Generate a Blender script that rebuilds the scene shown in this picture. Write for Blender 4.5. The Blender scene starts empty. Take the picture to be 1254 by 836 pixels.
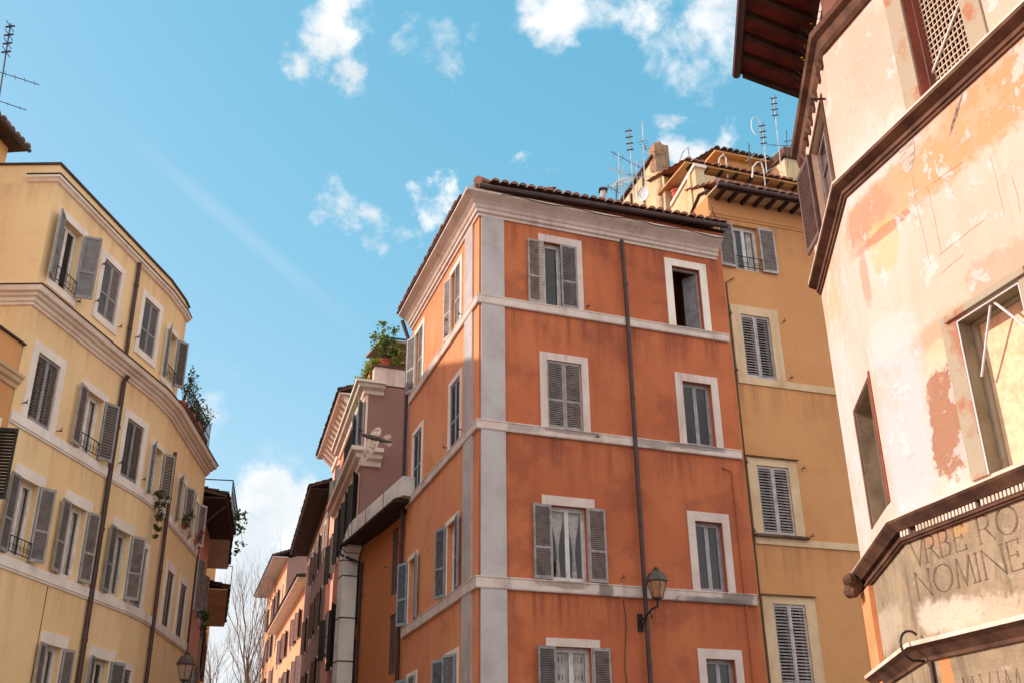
import bpy, bmesh, math, random
from mathutils import Vector, Matrix
random.seed(7)
R = math.radians
scene = bpy.context.scene
COL = scene.collection

# ------------------------------------------------------------------ camera
CAM_Z = 1.6
cam_d = bpy.data.cameras.new('camera'); cam = bpy.data.objects.new('camera', cam_d); COL.objects.link(cam)
cam_d.sensor_width = 36; cam_d.lens = 36 * 1283 / 1254; cam_d.clip_end = 3000; cam_d.clip_start = 0.1
TH, RO = R(24.64), R(-0.674)
_f = Vector((0, math.cos(TH), math.sin(TH))); _r = Vector((1, 0, 0)); _u = Vector((0, -math.sin(TH), math.cos(TH)))
CR = math.cos(RO) * _r + math.sin(RO) * _u; CU = -math.sin(RO) * _r + math.cos(RO) * _u
m = Matrix((CR, CU, -_f)).transposed().to_4x4(); m.translation = Vector((0, 0, CAM_Z))
cam.matrix_world = m
scene.camera = cam

def ray(x, y): return (x - 627) * CR - (y - 418) * CU + 1283 * _f
def at(x, y, D):
    "point D metres away (measured on the ground) that the photograph shows at pixel x, y"
    r = ray(x, y); return Vector((0, 0, CAM_Z)) + r * (D / math.hypot(r.x, r.y))

# ------------------------------------------------------------------ sun, sky, exposure
SUN_AZ, SUN_EL = -88.0, 29.0
scene.view_settings.view_transform = 'Standard'; scene.view_settings.look = 'None'
scene.view_settings.exposure = 0.9; scene.view_settings.gamma = 1.0
sd = bpy.data.lights.new('sun', 'SUN'); sd.energy = 2.5; sd.angle = R(0.53); sd.color = (1.0, 0.90, 0.76)
sun = bpy.data.objects.new('sun', sd); COL.objects.link(sun)
sdir = Vector((math.sin(R(SUN_AZ)) * math.cos(R(SUN_EL)), math.cos(R(SUN_AZ)) * math.cos(R(SUN_EL)), math.sin(R(SUN_EL))))
sun.rotation_euler = sdir.to_track_quat('Z', 'Y').to_euler()
sun.location = (-30, 0, 40)

world = bpy.data.worlds.new('World'); scene.world = world; world.use_nodes = True
WN = world.node_tree; WN.nodes.clear()
def wn(t, **k):
    n = WN.nodes.new(t)
    for a, b in k.items(): setattr(n, a, b)
    return n
def build_world():
    L = WN.links.new
    out = wn('ShaderNodeOutputWorld'); bg = wn('ShaderNodeBackground'); L(bg.outputs[0], out.inputs[0])
    bg.inputs[1].default_value = 0.13
    sky = wn('ShaderNodeTexSky'); sky.sky_type = 'NISHITA'; sky.sun_disc = False
    sky.sun_elevation = R(SUN_EL); sky.sun_rotation = R(SUN_AZ); sky.air_density = 1.0; sky.dust_density = 0.6; sky.ozone_density = 1.2
    tint = wn('ShaderNodeMix', data_type='RGBA', blend_type='MULTIPLY'); tint.inputs[0].default_value = 1
    L(sky.outputs[0], tint.inputs[6]); tint.inputs[7].default_value = (0.74, 1.38, 1.19, 1)
    sx = wn('ShaderNodeSeparateColor'); L(tint.outputs[2], sx.inputs[0]); cx = wn('ShaderNodeCombineColor')
    for i, (pw, k) in enumerate(((1.22, 1.2), (.52, 1.46), (.42, 1.93))):
        p = wn('ShaderNodeMath', operation='POWER'); L(sx.outputs[i], p.inputs[0]); p.inputs[1].default_value = pw
        q = wn('ShaderNodeMath', operation='MULTIPLY'); L(p.outputs[0], q.inputs[0]); q.inputs[1].default_value = k; L(q.outputs[0], cx.inputs[i])
    tc = wn('ShaderNodeTexCoord')
    nz = wn('ShaderNodeTexNoise'); nz.inputs['Scale'].default_value = 13; nz.inputs['Detail'].default_value = 12; nz.inputs['Roughness'].default_value = .6; nz.inputs['Distortion'].default_value = .5
    L(tc.outputs['Generated'], nz.inputs['Vector'])
    nw = wn('ShaderNodeTexNoise'); nw.inputs['Scale'].default_value = 16; nw.inputs['Detail'].default_value = 9; nw.inputs['Roughness'].default_value = .6
    L(tc.outputs['Generated'], nw.inputs['Vector'])
    # small warp of the direction, so that cloud outlines are ragged
    sub = wn('ShaderNodeVectorMath', operation='SUBTRACT'); L(nw.outputs['Color'], sub.inputs[0]); sub.inputs[1].default_value = (.5, .5, .5)
    sc = wn('ShaderNodeVectorMath', operation='SCALE'); L(sub.outputs[0], sc.inputs[0]); sc.inputs['Scale'].default_value = .115
    add = wn('ShaderNodeVectorMath', operation='ADD'); L(tc.outputs['Generated'], add.inputs[0]); L(sc.outputs[0], add.inputs[1])
    acc = None
    #          x,   y,  radius px, weight
    blobs = [(412, 20, 56, 1.35), (424, 78, 36, 1.15), (388, 45, 36, 1.1), (430, -30, 60, 1.2), (548, 85, 30, .55), (575, 50, 26, .45), (520, 55, 40, .32), (690, -5, 52, .95), (700, 18, 30, .8),
             (790, -10, 60, .85), (850, 25, 60, .88), (875, 60, 50, .75), (810, 60, 40, .5), (905, 5, 45, .8), (838, 176, 36, .95), (872, 186, 32, .8), (826, 155, 26, .8), (800, 172, 26, .45), (652, 200, 22, .6),
             (418, 238, 30, .85), (410, 262, 24, .75), (452, 266, 28, .78), (470, 292, 32, .72), (524, 258, 28, .9), (505, 286, 26, .75), (540, 245, 20, .8), (436, 290, 26, .6),
             (120, -8, 28, .7), (300, 616, 62, 1.6), (338, 640, 56, 1.6), (290, 700, 100, 1.7), (350, 612, 34, 1.3), (300, 810, 170, 1.5), (270, 640, 70, 1.6), (270, 520, 70, .45), (300, 596, 34, 1.3), (330, 560, 60, .4)]
    for (x, y, r, w) in blobs:
        d = ray(x, y).normalized()
        dn = wn('ShaderNodeVectorMath', operation='DISTANCE'); L(add.outputs[0], dn.inputs[0]); dn.inputs[1].default_value = d
        scale = 1283 / ray(x, y).length
        mr = wn('ShaderNodeMapRange', interpolation_type='SMOOTHSTEP'); L(dn.outputs['Value'], mr.inputs[0])
        mr.inputs[1].default_value = 0.0; mr.inputs[2].default_value = r * 1.55 / 1283 * scale; mr.inputs[3].default_value = w; mr.inputs[4].default_value = 0
        if acc is None: acc = mr.outputs[0]
        else:
            mx = wn('ShaderNodeMath', operation='MAXIMUM'); L(acc, mx.inputs[0]); L(mr.outputs[0], mx.inputs[1]); acc = mx.outputs[0]
    # ragged density: blob * 1.25 + (noise - .5) * 1.3
    a = wn('ShaderNodeMath', operation='MULTIPLY_ADD'); L(nz.outputs['Fac'], a.inputs[0]); a.inputs[1].default_value = 2.7; a.inputs[2].default_value = -1.62
    b = wn('ShaderNodeMath', operation='MULTIPLY_ADD'); L(acc, b.inputs[0]); b.inputs[1].default_value = 1.05; L(a.outputs[0], b.inputs[2])
    b2 = wn('ShaderNodeMapRange', interpolation_type='SMOOTHSTEP'); L(b.outputs[0], b2.inputs[0]); b2.inputs[1].default_value = 0.0; b2.inputs[2].default_value = .86; b2.inputs[4].default_value = .97
    gate = wn('ShaderNodeMapRange', interpolation_type='SMOOTHSTEP'); L(acc, gate.inputs[0]); gate.inputs[1].default_value = .02; gate.inputs[2].default_value = .25
    cl = wn('ShaderNodeMath', operation='MULTIPLY'); L(b2.outputs[0], cl.inputs[0]); L(gate.outputs[0], cl.inputs[1])
    # contrail: a faint band on a great circle
    d1, d2 = ray(190, 195).normalized(), ray(440, 405).normalized(); n = d1.cross(d2).normalized()
    dt = wn('ShaderNodeVectorMath', operation='DOT_PRODUCT'); L(tc.outputs['Generated'], dt.inputs[0]); dt.inputs[1].default_value = n
    ab = wn('ShaderNodeMath', operation='ABSOLUTE'); L(dt.outputs['Value'], ab.inputs[0])
    c1 = wn('ShaderNodeMapRange', interpolation_type='SMOOTHSTEP'); L(ab.outputs[0], c1.inputs[0]); c1.inputs[1].default_value = 0.001; c1.inputs[2].default_value = .012; c1.inputs[3].default_value = .11; c1.inputs[4].default_value = 0
    dd = wn('ShaderNodeVectorMath', operation='DISTANCE'); L(tc.outputs['Generated'], dd.inputs[0]); dd.inputs[1].default_value = ray(300, 285).normalized()
    c2 = wn('ShaderNodeMapRange', interpolation_type='SMOOTHSTEP'); L(dd.outputs['Value'], c2.inputs[0]); c2.inputs[1].default_value = 0.02; c2.inputs[2].default_value = .17; c2.inputs[3].default_value = 1; c2.inputs[4].default_value = 0
    ct = wn('ShaderNodeMath', operation='MULTIPLY'); L(c1.outputs[0], ct.inputs[0]); L(c2.outputs[0], ct.inputs[1])
    tot = wn('ShaderNodeMath', operation='ADD', use_clamp=True); L(cl.outputs[0], tot.inputs[0]); L(ct.outputs[0], tot.inputs[1])
    mix = wn('ShaderNodeMix', data_type='RGBA'); L(tot.outputs[0], mix.inputs[0]); L(cx.outputs[0], mix.inputs[6]); 
    ns = wn('ShaderNodeTexNoise'); ns.inputs['Scale'].default_value = 11; ns.inputs['Detail'].default_value = 6; L(add.outputs[0], ns.inputs['Vector'])
    ms = wn('ShaderNodeMapRange'); L(ns.outputs['Fac'], ms.inputs[0]); ms.inputs[1].default_value = .35; ms.inputs[2].default_value = .6
    cc = wn('ShaderNodeMix', data_type='RGBA'); L(ms.outputs[0], cc.inputs[0]); cc.inputs[6].default_value = (3.3, 3.6, 3.8, 1); cc.inputs[7].default_value = (4.5, 4.5, 4.5, 1); L(cc.outputs[2], mix.inputs[7])
    # unseen bright cumulus behind and right of camera, added as fill for shaded walls
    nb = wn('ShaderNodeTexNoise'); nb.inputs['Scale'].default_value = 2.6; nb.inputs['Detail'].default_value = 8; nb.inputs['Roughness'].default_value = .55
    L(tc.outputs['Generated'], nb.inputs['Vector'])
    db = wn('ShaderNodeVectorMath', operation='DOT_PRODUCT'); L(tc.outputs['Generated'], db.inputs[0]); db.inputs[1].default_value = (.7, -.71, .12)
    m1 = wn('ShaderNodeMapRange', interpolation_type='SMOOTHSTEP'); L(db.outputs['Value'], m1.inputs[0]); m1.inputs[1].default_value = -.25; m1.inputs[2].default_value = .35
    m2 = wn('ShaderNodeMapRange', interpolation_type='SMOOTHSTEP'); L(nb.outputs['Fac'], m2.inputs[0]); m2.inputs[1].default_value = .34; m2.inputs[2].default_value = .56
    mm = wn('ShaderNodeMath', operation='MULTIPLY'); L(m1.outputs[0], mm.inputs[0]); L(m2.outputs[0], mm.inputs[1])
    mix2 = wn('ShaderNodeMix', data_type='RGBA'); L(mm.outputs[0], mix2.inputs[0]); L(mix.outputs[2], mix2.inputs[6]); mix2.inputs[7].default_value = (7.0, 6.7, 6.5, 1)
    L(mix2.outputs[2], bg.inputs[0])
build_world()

# ------------------------------------------------------------------ materials
def lin(r, g, b):
    f = lambda c: (c / 255 / 12.92) if c / 255 <= .04045 else ((c / 255 + .055) / 1.055) ** 2.4
    return (f(r), f(g), f(b), 1)
class NT:
    def __init__(s, name):
        s.m = bpy.data.materials.new(name); s.m.use_nodes = True; s.t = s.m.node_tree; s.t.nodes.clear()
        s.out = s.n('ShaderNodeOutputMaterial'); s.b = s.n('ShaderNodeBsdfPrincipled'); s.l(s.b.outputs[0], s.out.inputs[0])
        s.geo = s.n('ShaderNodeNewGeometry'); s.pos = s.geo.outputs['Position']
    def n(s, t, **k):
        n = s.t.nodes.new(t)
        for a, b in k.items(): setattr(n, a, b)
        return n
    def l(s, a, b): s.t.links.new(a, b)
    def noise(s, scale, detail=5, rough=.6, stretch=None, off=0):
        nz = s.n('ShaderNodeTexNoise'); nz.inputs['Scale'].default_value = scale; nz.inputs['Detail'].default_value = detail; nz.inputs['Roughness'].default_value = rough
        mp = s.n('ShaderNodeMapping'); s.l(s.pos, mp.inputs[0]); mp.inputs['Scale'].default_value = stretch or (1, 1, 1); mp.inputs['Location'].default_value = (off, off * .7, off * .3)
        s.l(mp.outputs[0], nz.inputs['Vector']); return nz.outputs['Fac']
    def rng(s, v, a, b, lo=0, hi=1):
        mr = s.n('ShaderNodeMapRange', interpolation_type='SMOOTHSTEP'); s.l(v, mr.inputs[0])
        for i, x in zip((1, 2, 3, 4), (a, b, lo, hi)): mr.inputs[i].default_value = x
        return mr.outputs[0]
    def mix(s, f, a, b, mode='MIX'):
        mx = s.n('ShaderNodeMix', data_type='RGBA', blend_type=mode)
        for i, v in ((0, f), (6, a), (7, b)):
            if isinstance(v, (int, float, tuple)): mx.inputs[i].default_value = v
            else: s.l(v, mx.inputs[i])
        return mx.outputs[2]
    def math(s, op, a, b=0):
        mm = s.n('ShaderNodeMath', operation=op)
        for i, v in ((0, a), (1, b)):
            if isinstance(v, (int, float)): mm.inputs[i].default_value = v
            else: s.l(v, mm.inputs[i])
        return mm.outputs[0]
    def blob(s, c, d, ru, rz, soft=.35, amp=.9, scale=2.2, off=0, lean=0):
        "mask of a stain: centre c, along-wall direction d, half sizes"
        sb = s.n('ShaderNodeVectorMath', operation='SUBTRACT'); s.l(s.pos, sb.inputs[0]); sb.inputs[1].default_value = c
        du = s.n('ShaderNodeVectorMath', operation='DOT_PRODUCT'); s.l(sb.outputs[0], du.inputs[0]); du.inputs[1].default_value = (d[0] / ru, d[1] / ru, lean / ru)
        dz = s.n('ShaderNodeVectorMath', operation='DOT_PRODUCT'); s.l(sb.outputs[0], dz.inputs[0]); dz.inputs[1].default_value = (0, 0, 1 / rz)
        q = s.math('POWER', s.math('ADD', s.math('POWER', s.math('ABSOLUTE', du.outputs['Value']), 3.0), s.math('POWER', s.math('ABSOLUTE', dz.outputs['Value']), 3.0)), .3333)
        q = s.math('ADD', q, s.math('MULTIPLY', s.math('SUBTRACT', s.noise(scale * 1.3, 10, .72, off=off), .5), amp * 2.6))
        return s.rng(q, 1 - soft * .6, 1 + soft * .6, 1, 0)
    def bump(s, h, strength, dist=.02):
        bp = s.n('ShaderNodeBump'); bp.inputs['Strength'].default_value = strength; bp.inputs['Distance'].default_value = dist; s.l(h, bp.inputs['Height']); s.l(bp.outputs[0], s.b.inputs['Normal'])
    def done(s, col, rough=.85, spec=.25):
        if isinstance(col, tuple): s.b.inputs['Base Color'].default_value = col
        else: s.l(col, s.b.inputs['Base Color'])
        s.b.inputs['Roughness'].default_value = rough; s.b.inputs['Specular IOR Level'].default_value = spec
        return s.m
def stucco(name, base, alt, dark, big=.28, alt_amt=.8, streak_amt=.35, bump=.25, off=0, stains=(), bands=(), band_amt=.75, reach=1.5, patch=1.0, relief=0.0):
    s = NT(name)
    c = s.mix(s.math('MULTIPLY', s.rng(s.noise(big, 7, .6, off=off), .38, .66), alt_amt), base, alt)
    c = s.mix(s.math('MULTIPLY', s.rng(s.noise(.9, 7, .7, (1.6, 1.6, .16), off + 9), .5, .78), streak_amt), c, dark)
    c = s.mix(s.math('MULTIPLY', s.rng(s.noise(2.4, 8, .72, off=off + 4), .55, .75), .28), c, dark)
    if bands:
        sp = s.n('ShaderNodeSeparateXYZ'); s.l(s.pos, sp.inputs[0]); z = sp.outputs[2]
        st = s.rng(s.noise(1.3, 9, .72, (2.4, 2.4, .14), off + 31), .44, .66); acc = None
        for zb in bands:
            d = s.math('SUBTRACT', zb, z); f = s.math('MULTIPLY', s.rng(d, -.02, .03), s.rng(d, .05, reach, 1, 0)); acc = f if acc is None else s.math('MAXIMUM', acc, f)
        c = s.mix(s.math('MULTIPLY', s.math('MULTIPLY', acc, st), band_amt), c, dark)
        pt = s.rng(s.noise(.4, 10, .6, (1, 1, 1.2), off + 57), .5, .6); c = s.mix(s.math('MULTIPLY', pt, .32 * patch), c, alt)
        pt = s.rng(s.noise(.6, 10, .6, (1, 1, 1.3), off + 87), .53, .63); c = s.mix(s.math('MULTIPLY', pt, .35 * patch), c, dark)
    for (mask, colr) in stains: c = s.mix(mask(s), c, colr)
    fine = s.noise(28, 4, .7, off=off)
    c = s.mix(s.rng(fine, .3, .7, 0.0, .16), c, (0, 0, 0, 1), 'MIX') if False else s.mix(s.rng(fine, .3, .75, 0, .13), c, dark)
    hgt = s.math('ADD', s.math('MULTIPLY', fine, .5), s.noise(5, 6, .65, off=off))
    if relief:
        bw = s.n('ShaderNodeRGBToBW'); s.l(c, bw.inputs[0]); hgt = s.math('ADD', hgt, s.math('MULTIPLY', bw.outputs[0], relief))
    s.bump(hgt, bump, .03)
    return s.done(c, .9, .2)
def plain(name, col, col2=None, scale=3, rough=.7, spec=.3, bump=0, metal=0, stretch=None, lo=.4, hi=.7):
    s = NT(name)
    c = s.mix(s.rng(s.noise(scale, 6, .65, stretch), lo, hi), col, col2) if col2 else col
    if bump: s.bump(s.noise(scale * 6, 5, .7), bump, .02)
    if 'shutter' in name or 'sash' in name or 'frame_paint' in name or 'panel_paint' in name:   # every leaf has faded a little differently
        oi = s.n('ShaderNodeObjectInfo'); hs = s.n('ShaderNodeHueSaturation'); mr = s.rng(oi.outputs['Random'], 0, 1, .8, 1.16)
        s.l(mr, hs.inputs['Value']); s.l(s.rng(oi.outputs['Random'], .2, .9, .6, 1.25), hs.inputs['Saturation'])
        if isinstance(c, tuple): hs.inputs['Color'].default_value = c
        else: s.l(c, hs.inputs['Color'])
        c = s.mix(s.math('MULTIPLY', s.rng(s.noise(5, 8, .75, (3, 3, .5), 13), .55, .7), .3), hs.outputs[0], lin(92, 78, 70))
    s.b.inputs['Metallic'].default_value = metal
    return s.done(c, rough, spec)
def glass_mat():
    s = NT('window_glass'); t = s.n('ShaderNodeBsdfTransparent'); t.inputs[0].default_value = (.93, .93, .92, 1)
    g = s.n('ShaderNodeBsdfGlossy'); g.inputs['Roughness'].default_value = .03; g.inputs[0].default_value = (.9, .95, 1, 1)
    fr = s.n('ShaderNodeFresnel'); fr.inputs[0].default_value = 1.52
    f = s.math('ADD', s.math('MULTIPLY', fr.outputs[0], .62), .015)
    nz = s.noise(1.3, 2, .5); bp = s.n('ShaderNodeBump'); bp.inputs['Strength'].default_value = .08; bp.inputs['Distance'].default_value = .05; s.l(nz, bp.inputs['Height']); s.l(bp.outputs[0], g.inputs['Normal'])
    mx = s.n('ShaderNodeMixShader'); s.l(f, mx.inputs[0]); s.l(t.outputs[0], mx.inputs[1]); s.l(g.outputs[0], mx.inputs[2]); s.l(mx.outputs[0], s.out.inputs[0])
    return s.m
def leaf_mat(name, c1, c2):
    s = NT(name); c = s.mix(s.rng(s.noise(3.5, 3, .6), .4, .62), c1, c2)
    s.done(c, .55, .3); tr = s.n('ShaderNodeBsdfTranslucent'); s.l(c, tr.inputs[0])
    mx = s.n('ShaderNodeMixShader'); mx.inputs[0].default_value = .3; s.l(s.b.outputs[0], mx.inputs[1]); s.l(tr.outputs[0], mx.inputs[2]); s.l(mx.outputs[0], s.out.inputs[0])
    return s.m

M = {}
M['glass'] = glass_mat()
M['trim_pale'] = stucco('pale_travertine_trim', lin(218, 200, 190), lin(204, 182, 172), lin(142, 120, 112), 1.4, .8, .7, .3, 15)
M['trim_cool'] = stucco('pale_painted_pilaster', lin(188, 180, 178), lin(168, 156, 152), lin(138, 122, 118), .8, .9, .45, .2, 17)
M['trim_cream'] = stucco('cream_painted_trim', lin(236, 226, 214), lin(222, 208, 194), lin(176, 156, 142), 1.2, .8, .4, .2, 19)
M['trim_left'] = stucco('pinkish_cream_moulding_paint', lin(240, 226, 210), lin(226, 206, 188), lin(180, 154, 138), .9, .8, .45, .2, 21)
M['trim_ochre'] = stucco('ochre_cream_trim', lin(216, 188, 152), lin(198, 166, 130), lin(150, 118, 92), 1.1, .8, .45, .2, 25)
M['grey_shutter'] = plain('grey_brown_shutter_paint', lin(126, 120, 116), lin(106, 99, 96), 4, .6, .3, .1)
M['pale_shutter'] = plain('weathered_pale_shutter_paint', lin(158, 148, 146), lin(126, 114, 110), 5, .65, .25, .15)
M['brown_shutter'] = plain('taupe_shutter_paint', lin(134, 118, 110), lin(108, 92, 86), 5, .65, .25, .15)
M['blue_shutter'] = plain('blue_grey_shutter_paint', lin(112, 122, 134), lin(92, 98, 108), 5, .65, .25, .15)
M['dark_shutter'] = plain('dark_green_shutter_paint', lin(48, 52, 48), lin(36, 36, 34), 4, .6, .3)
M['maroon_shutter'] = plain('maroon_brown_shutter_paint', lin(106, 82, 76), lin(80, 62, 58), 4, .6, .3)
M['sash_white'] = plain('white_sash_paint', lin(214, 208, 202), lin(184, 176, 170), 4, .5, .35)
M['sash_grey'] = plain('grey_sash_paint', lin(160, 156, 158), lin(134, 128, 128), 4, .55, .3)
M['pipe'] = plain('dark_brown_downpipe_paint', lin(70, 46, 42), lin(48, 34, 34), 3, .5, .4)
M['iron'] = plain('black_wrought_iron', lin(34, 30, 30), lin(52, 40, 34), 9, .6, .4)
M['lead'] = plain('dark_lead_flashing', lin(72, 58, 54), lin(48, 40, 40), 2, .6, .3)
M['tile'] = plain('terracotta_roof_tile', lin(152, 104, 82), lin(92, 70, 62), 2.3, .85, .2, .3)
M['tile_dark'] = plain('mossy_dark_roof_tile', lin(96, 72, 62), lin(62, 54, 48), 2.3, .85, .2, .3)
M['wood_dark'] = plain('dark_eave_wood', lin(72, 50, 42), lin(44, 32, 28), 2.5, .75, .2, .1)
M['wood_red'] = plain('red_brown_eave_boards', lin(112, 48, 40), lin(66, 32, 30), 2.2, .75, .2, .15)
M['alu'] = plain('antenna_aluminium', lin(190, 190, 190), lin(150, 150, 150), 4, .4, .5, 0, .6)
M['antenna_dark'] = plain('antenna_dark_steel', lin(70, 70, 74), lin(50, 48, 50), 6, .5, .4)
M['white_pipe'] = plain('white_plastic_pipe', lin(220, 218, 212), lin(186, 180, 170), 5, .5, .4)
M['lace'] = plain('white_lace_curtain', lin(226, 218, 210), lin(190, 178, 168), 6, .9, .1)
M['duct'] = plain('pale_painted_duct_metal', lin(224, 218, 210), lin(198, 188, 180), 1.2, .6, .3)
M['ground'] = plain('worn_cobble_paving', lin(128, 120, 112), lin(100, 92, 86), .7, .9, .2, .4)
M['clay'] = plain('terracotta_pot_clay', lin(168, 92, 64), lin(138, 72, 52), 6, .85, .2)
M['leaf'] = leaf_mat('dark_green_leaves', lin(92, 122, 58), lin(54, 84, 42))
M['leaf_y'] = leaf_mat('yellow_green_leaves', lin(168, 164, 62), lin(104, 126, 50))
M['leaf_dry'] = leaf_mat('dry_dark_leaves', lin(104, 98, 62), lin(64, 70, 46))
M['petal'] = plain('yellow_petals', lin(226, 196, 40))
M['bark'] = plain('plane_tree_bark', lin(120, 108, 96), lin(84, 74, 66), 1.4, .9, .15)
M['stem'] = plain('woody_stem', lin(92, 74, 54))
M['lamp_glass'] = plain('amber_frosted_lamp_glass', lin(176, 128, 86), lin(150, 108, 76), 5, .25, .5)
M['lamp_pale_glass'] = plain('pale_frosted_lamp_glass', lin(168, 140, 124), lin(150, 124, 110), 5, .25, .5)
M['lamp_iron'] = plain('dull_bronze_lamp_iron', lin(86, 74, 64), lin(58, 48, 42), 8, .55, .4)
M['stone_brown'] = plain('weathered_brown_stone_cornice', lin(112, 84, 68), lin(70, 52, 44), 1.8, .9, .15, .35, lo=.35, hi=.7)
M['stone_lip'] = plain('bleached_stone_edge', lin(226, 212, 196), lin(196, 176, 156), 2, .9, .15, .2)
M['feather'] = plain('mottled_grey_feathers', lin(134, 112, 100), lin(86, 68, 60), 9, .8, .15)
M['dish'] = plain('white_dish_paint', lin(206, 206, 208))
M['steel'] = plain('white_steel_bar', lin(214, 214, 218), None)
M['board'] = plain('pale_chipboard_panel', lin(222, 200, 168), lin(204, 176, 138), 9, .85, .2, .1)
M['grille'] = plain('pale_painted_grille', lin(206, 186, 164), None)
M['awning'] = plain('grey_beige_awning_cloth', lin(150, 132, 108), None)
M['red_cloth'] = plain('faded_red_plastic', lin(196, 84, 62), lin(170, 66, 50), 5)
M['letter'] = plain('dark_engraved_groove', lin(92, 76, 62), lin(130, 112, 92), 6, .95, .1)
M['room'] = plain('unlit_room_plaster', lin(96, 84, 76))

TWO = {M['brown_shutter']: M['pale_shutter'], M['grey_shutter']: plain('grey_shutter_frame_paint', lin(150, 143, 138), lin(128, 120, 116), 5, .6, .3, .1), M['blue_shutter']: plain('pale_blue_grey_frame_paint', lin(150, 158, 168), lin(128, 134, 142), 5, .6, .3, .1),
       M['pale_shutter']: plain('chalky_shutter_frame_paint', lin(184, 176, 172), lin(156, 146, 142), 5, .65, .25, .1)}
# ------------------------------------------------------------------ object helpers
def wloc(o):
    v = Vector(o.location)
    while o.parent: o = o.parent; v += o.location
    return v
def tag(o, label=None, cat=None, group=None, kind=None):
    for k, v in (('label', label), ('category', cat), ('group', group), ('kind', kind)):
        if v: o[k] = v
    return o
def thing(name, label, cat, loc, group=None):
    o = bpy.data.objects.new(name, None); COL.objects.link(o); o.location = loc; o.empty_display_size = .3
    return tag(o, label, cat, group)
class MB:
    def __init__(s): s.v = []; s.f = []
    def face(s, *pts):
        i = len(s.v); s.v += [tuple(p) for p in pts]; s.f.append(tuple(range(i, i + len(pts))))
    def hexa(s, p):
        i = len(s.v); s.v += [tuple(q) for q in p]
        for q in ((0, 3, 2, 1), (4, 5, 6, 7), (0, 1, 5, 4), (1, 2, 6, 5), (2, 3, 7, 6), (3, 0, 4, 7)): s.f.append(tuple(i + k for k in q))
    def box(s, fr, u0, u1, v0, v1, z0, z1):
        s.hexa([fr.P(u0, v0, z0), fr.P(u1, v0, z0), fr.P(u1, v1, z0), fr.P(u0, v1, z0), fr.P(u0, v0, z1), fr.P(u1, v0, z1), fr.P(u1, v1, z1), fr.P(u0, v1, z1)])
    def tube(s, pts, r, n=6, r2=None):
        pts = [Vector(p) for p in pts]; k = len(pts); i0 = len(s.v); prev = None
        for i, p in enumerate(pts):
            t = (pts[min(i + 1, k - 1)] - pts[max(i - 1, 0)]).normalized()
            a = t.orthogonal().normalized() if prev is None else (prev - t * prev.dot(t)).normalized()
            prev = a; b = t.cross(a); rr = r if r2 is None else r + (r2 - r) * i / max(1, k - 1)
            for j in range(n):
                an = 2 * math.pi * j / n; s.v.append(tuple(p + (a * math.cos(an) + b * math.sin(an)) * rr))
        for i in range(k - 1):
            for j in range(n):
                s.f.append((i0 + i * n + j, i0 + i * n + (j + 1) % n, i0 + (i + 1) * n + (j + 1) % n, i0 + (i + 1) * n + j))
        s.f.append(tuple(i0 + j for j in range(n))[::-1]); s.f.append(tuple(i0 + (k - 1) * n + j for j in range(n)))
    def lathe(s, c, prof, n=10, axis=None):
        c = Vector(c); ax = Vector(axis or (0, 0, 1)).normalized(); a = ax.orthogonal().normalized(); b = ax.cross(a); i0 = len(s.v)
        for (r, h) in prof:
            for j in range(n):
                an = 2 * math.pi * j / n; s.v.append(tuple(c + ax * h + (a * math.cos(an) + b * math.sin(an)) * r))
        for i in range(len(prof) - 1):
            for j in range(n): s.f.append((i0 + i * n + j, i0 + i * n + (j + 1) % n, i0 + (i + 1) * n + (j + 1) % n, i0 + (i + 1) * n + j))
        s.f.append(tuple(i0 + j for j in range(n))[::-1]); s.f.append(tuple(i0 + (len(prof) - 1) * n + j for j in range(n)))
    def sweep(s, pts, prof, caps=True):
        "profile [(out, z)] carried along a ground line with mitred corners; outward is to the right of travel"
        pts = [Vector((p[0], p[1])) for p in pts]; k = len(pts); nn = []
        for i in range(k - 1):
            d = (pts[i + 1] - pts[i]).normalized(); nn.append(Vector((d.y, -d.x)))
        mit = []
        for i in range(k):
            if i == 0: mit.append(nn[0])
            elif i == k - 1: mit.append(nn[-1])
            else: mit.append((nn[i - 1] + nn[i]) / (1 + nn[i - 1].dot(nn[i])))
        i0 = len(s.v); q = len(prof)
        for i in range(k):
            for (o, z) in prof: s.v.append((pts[i].x + mit[i].x * o, pts[i].y + mit[i].y * o, z))
        for i in range(k - 1):
            for j in range(q - 1): s.f.append((i0 + i * q + j, i0 + (i + 1) * q + j, i0 + (i + 1) * q + j + 1, i0 + i * q + j + 1))
        if caps:
            s.f.append(tuple(i0 + j for j in range(q))); s.f.append(tuple(i0 + (k - 1) * q + j for j in range(q))[::-1])
    def leaf(s, p, size, n=None):
        a = Vector((random.gauss(0, 1), random.gauss(0, 1), random.gauss(0, 1))).normalized(); b = a.orthogonal().normalized(); w = size * random.uniform(.35, .5); L = size * random.uniform(.7, 1.2)
        p = Vector(p); s.face(p - b * w * .2, p + a * L * .5 + b * w - b * w * .1, p + a * L, p + a * L * .5 - b * w)
    def build(s, name, mat, parent=None, loc=None, smooth=False, recalc=True):
        base = wloc(parent) if parent else Vector(loc if loc is not None else (0, 0, 0))
        me = bpy.data.meshes.new(name); me.from_pydata([tuple(Vector(v) - base) for v in s.v], [], s.f); me.update()
        if recalc:
            bm = bmesh.new(); bm.from_mesh(me); bmesh.ops.recalc_face_normals(bm, faces=bm.faces); bm.to_mesh(me); bm.free()
        if smooth:
            for p in me.polygons: p.use_smooth = True
        me.materials.append(mat)
        o = bpy.data.objects.new(name, me); COL.objects.link(o)
        if parent: o.parent = parent
        else: o.location = base
        return o
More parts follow.
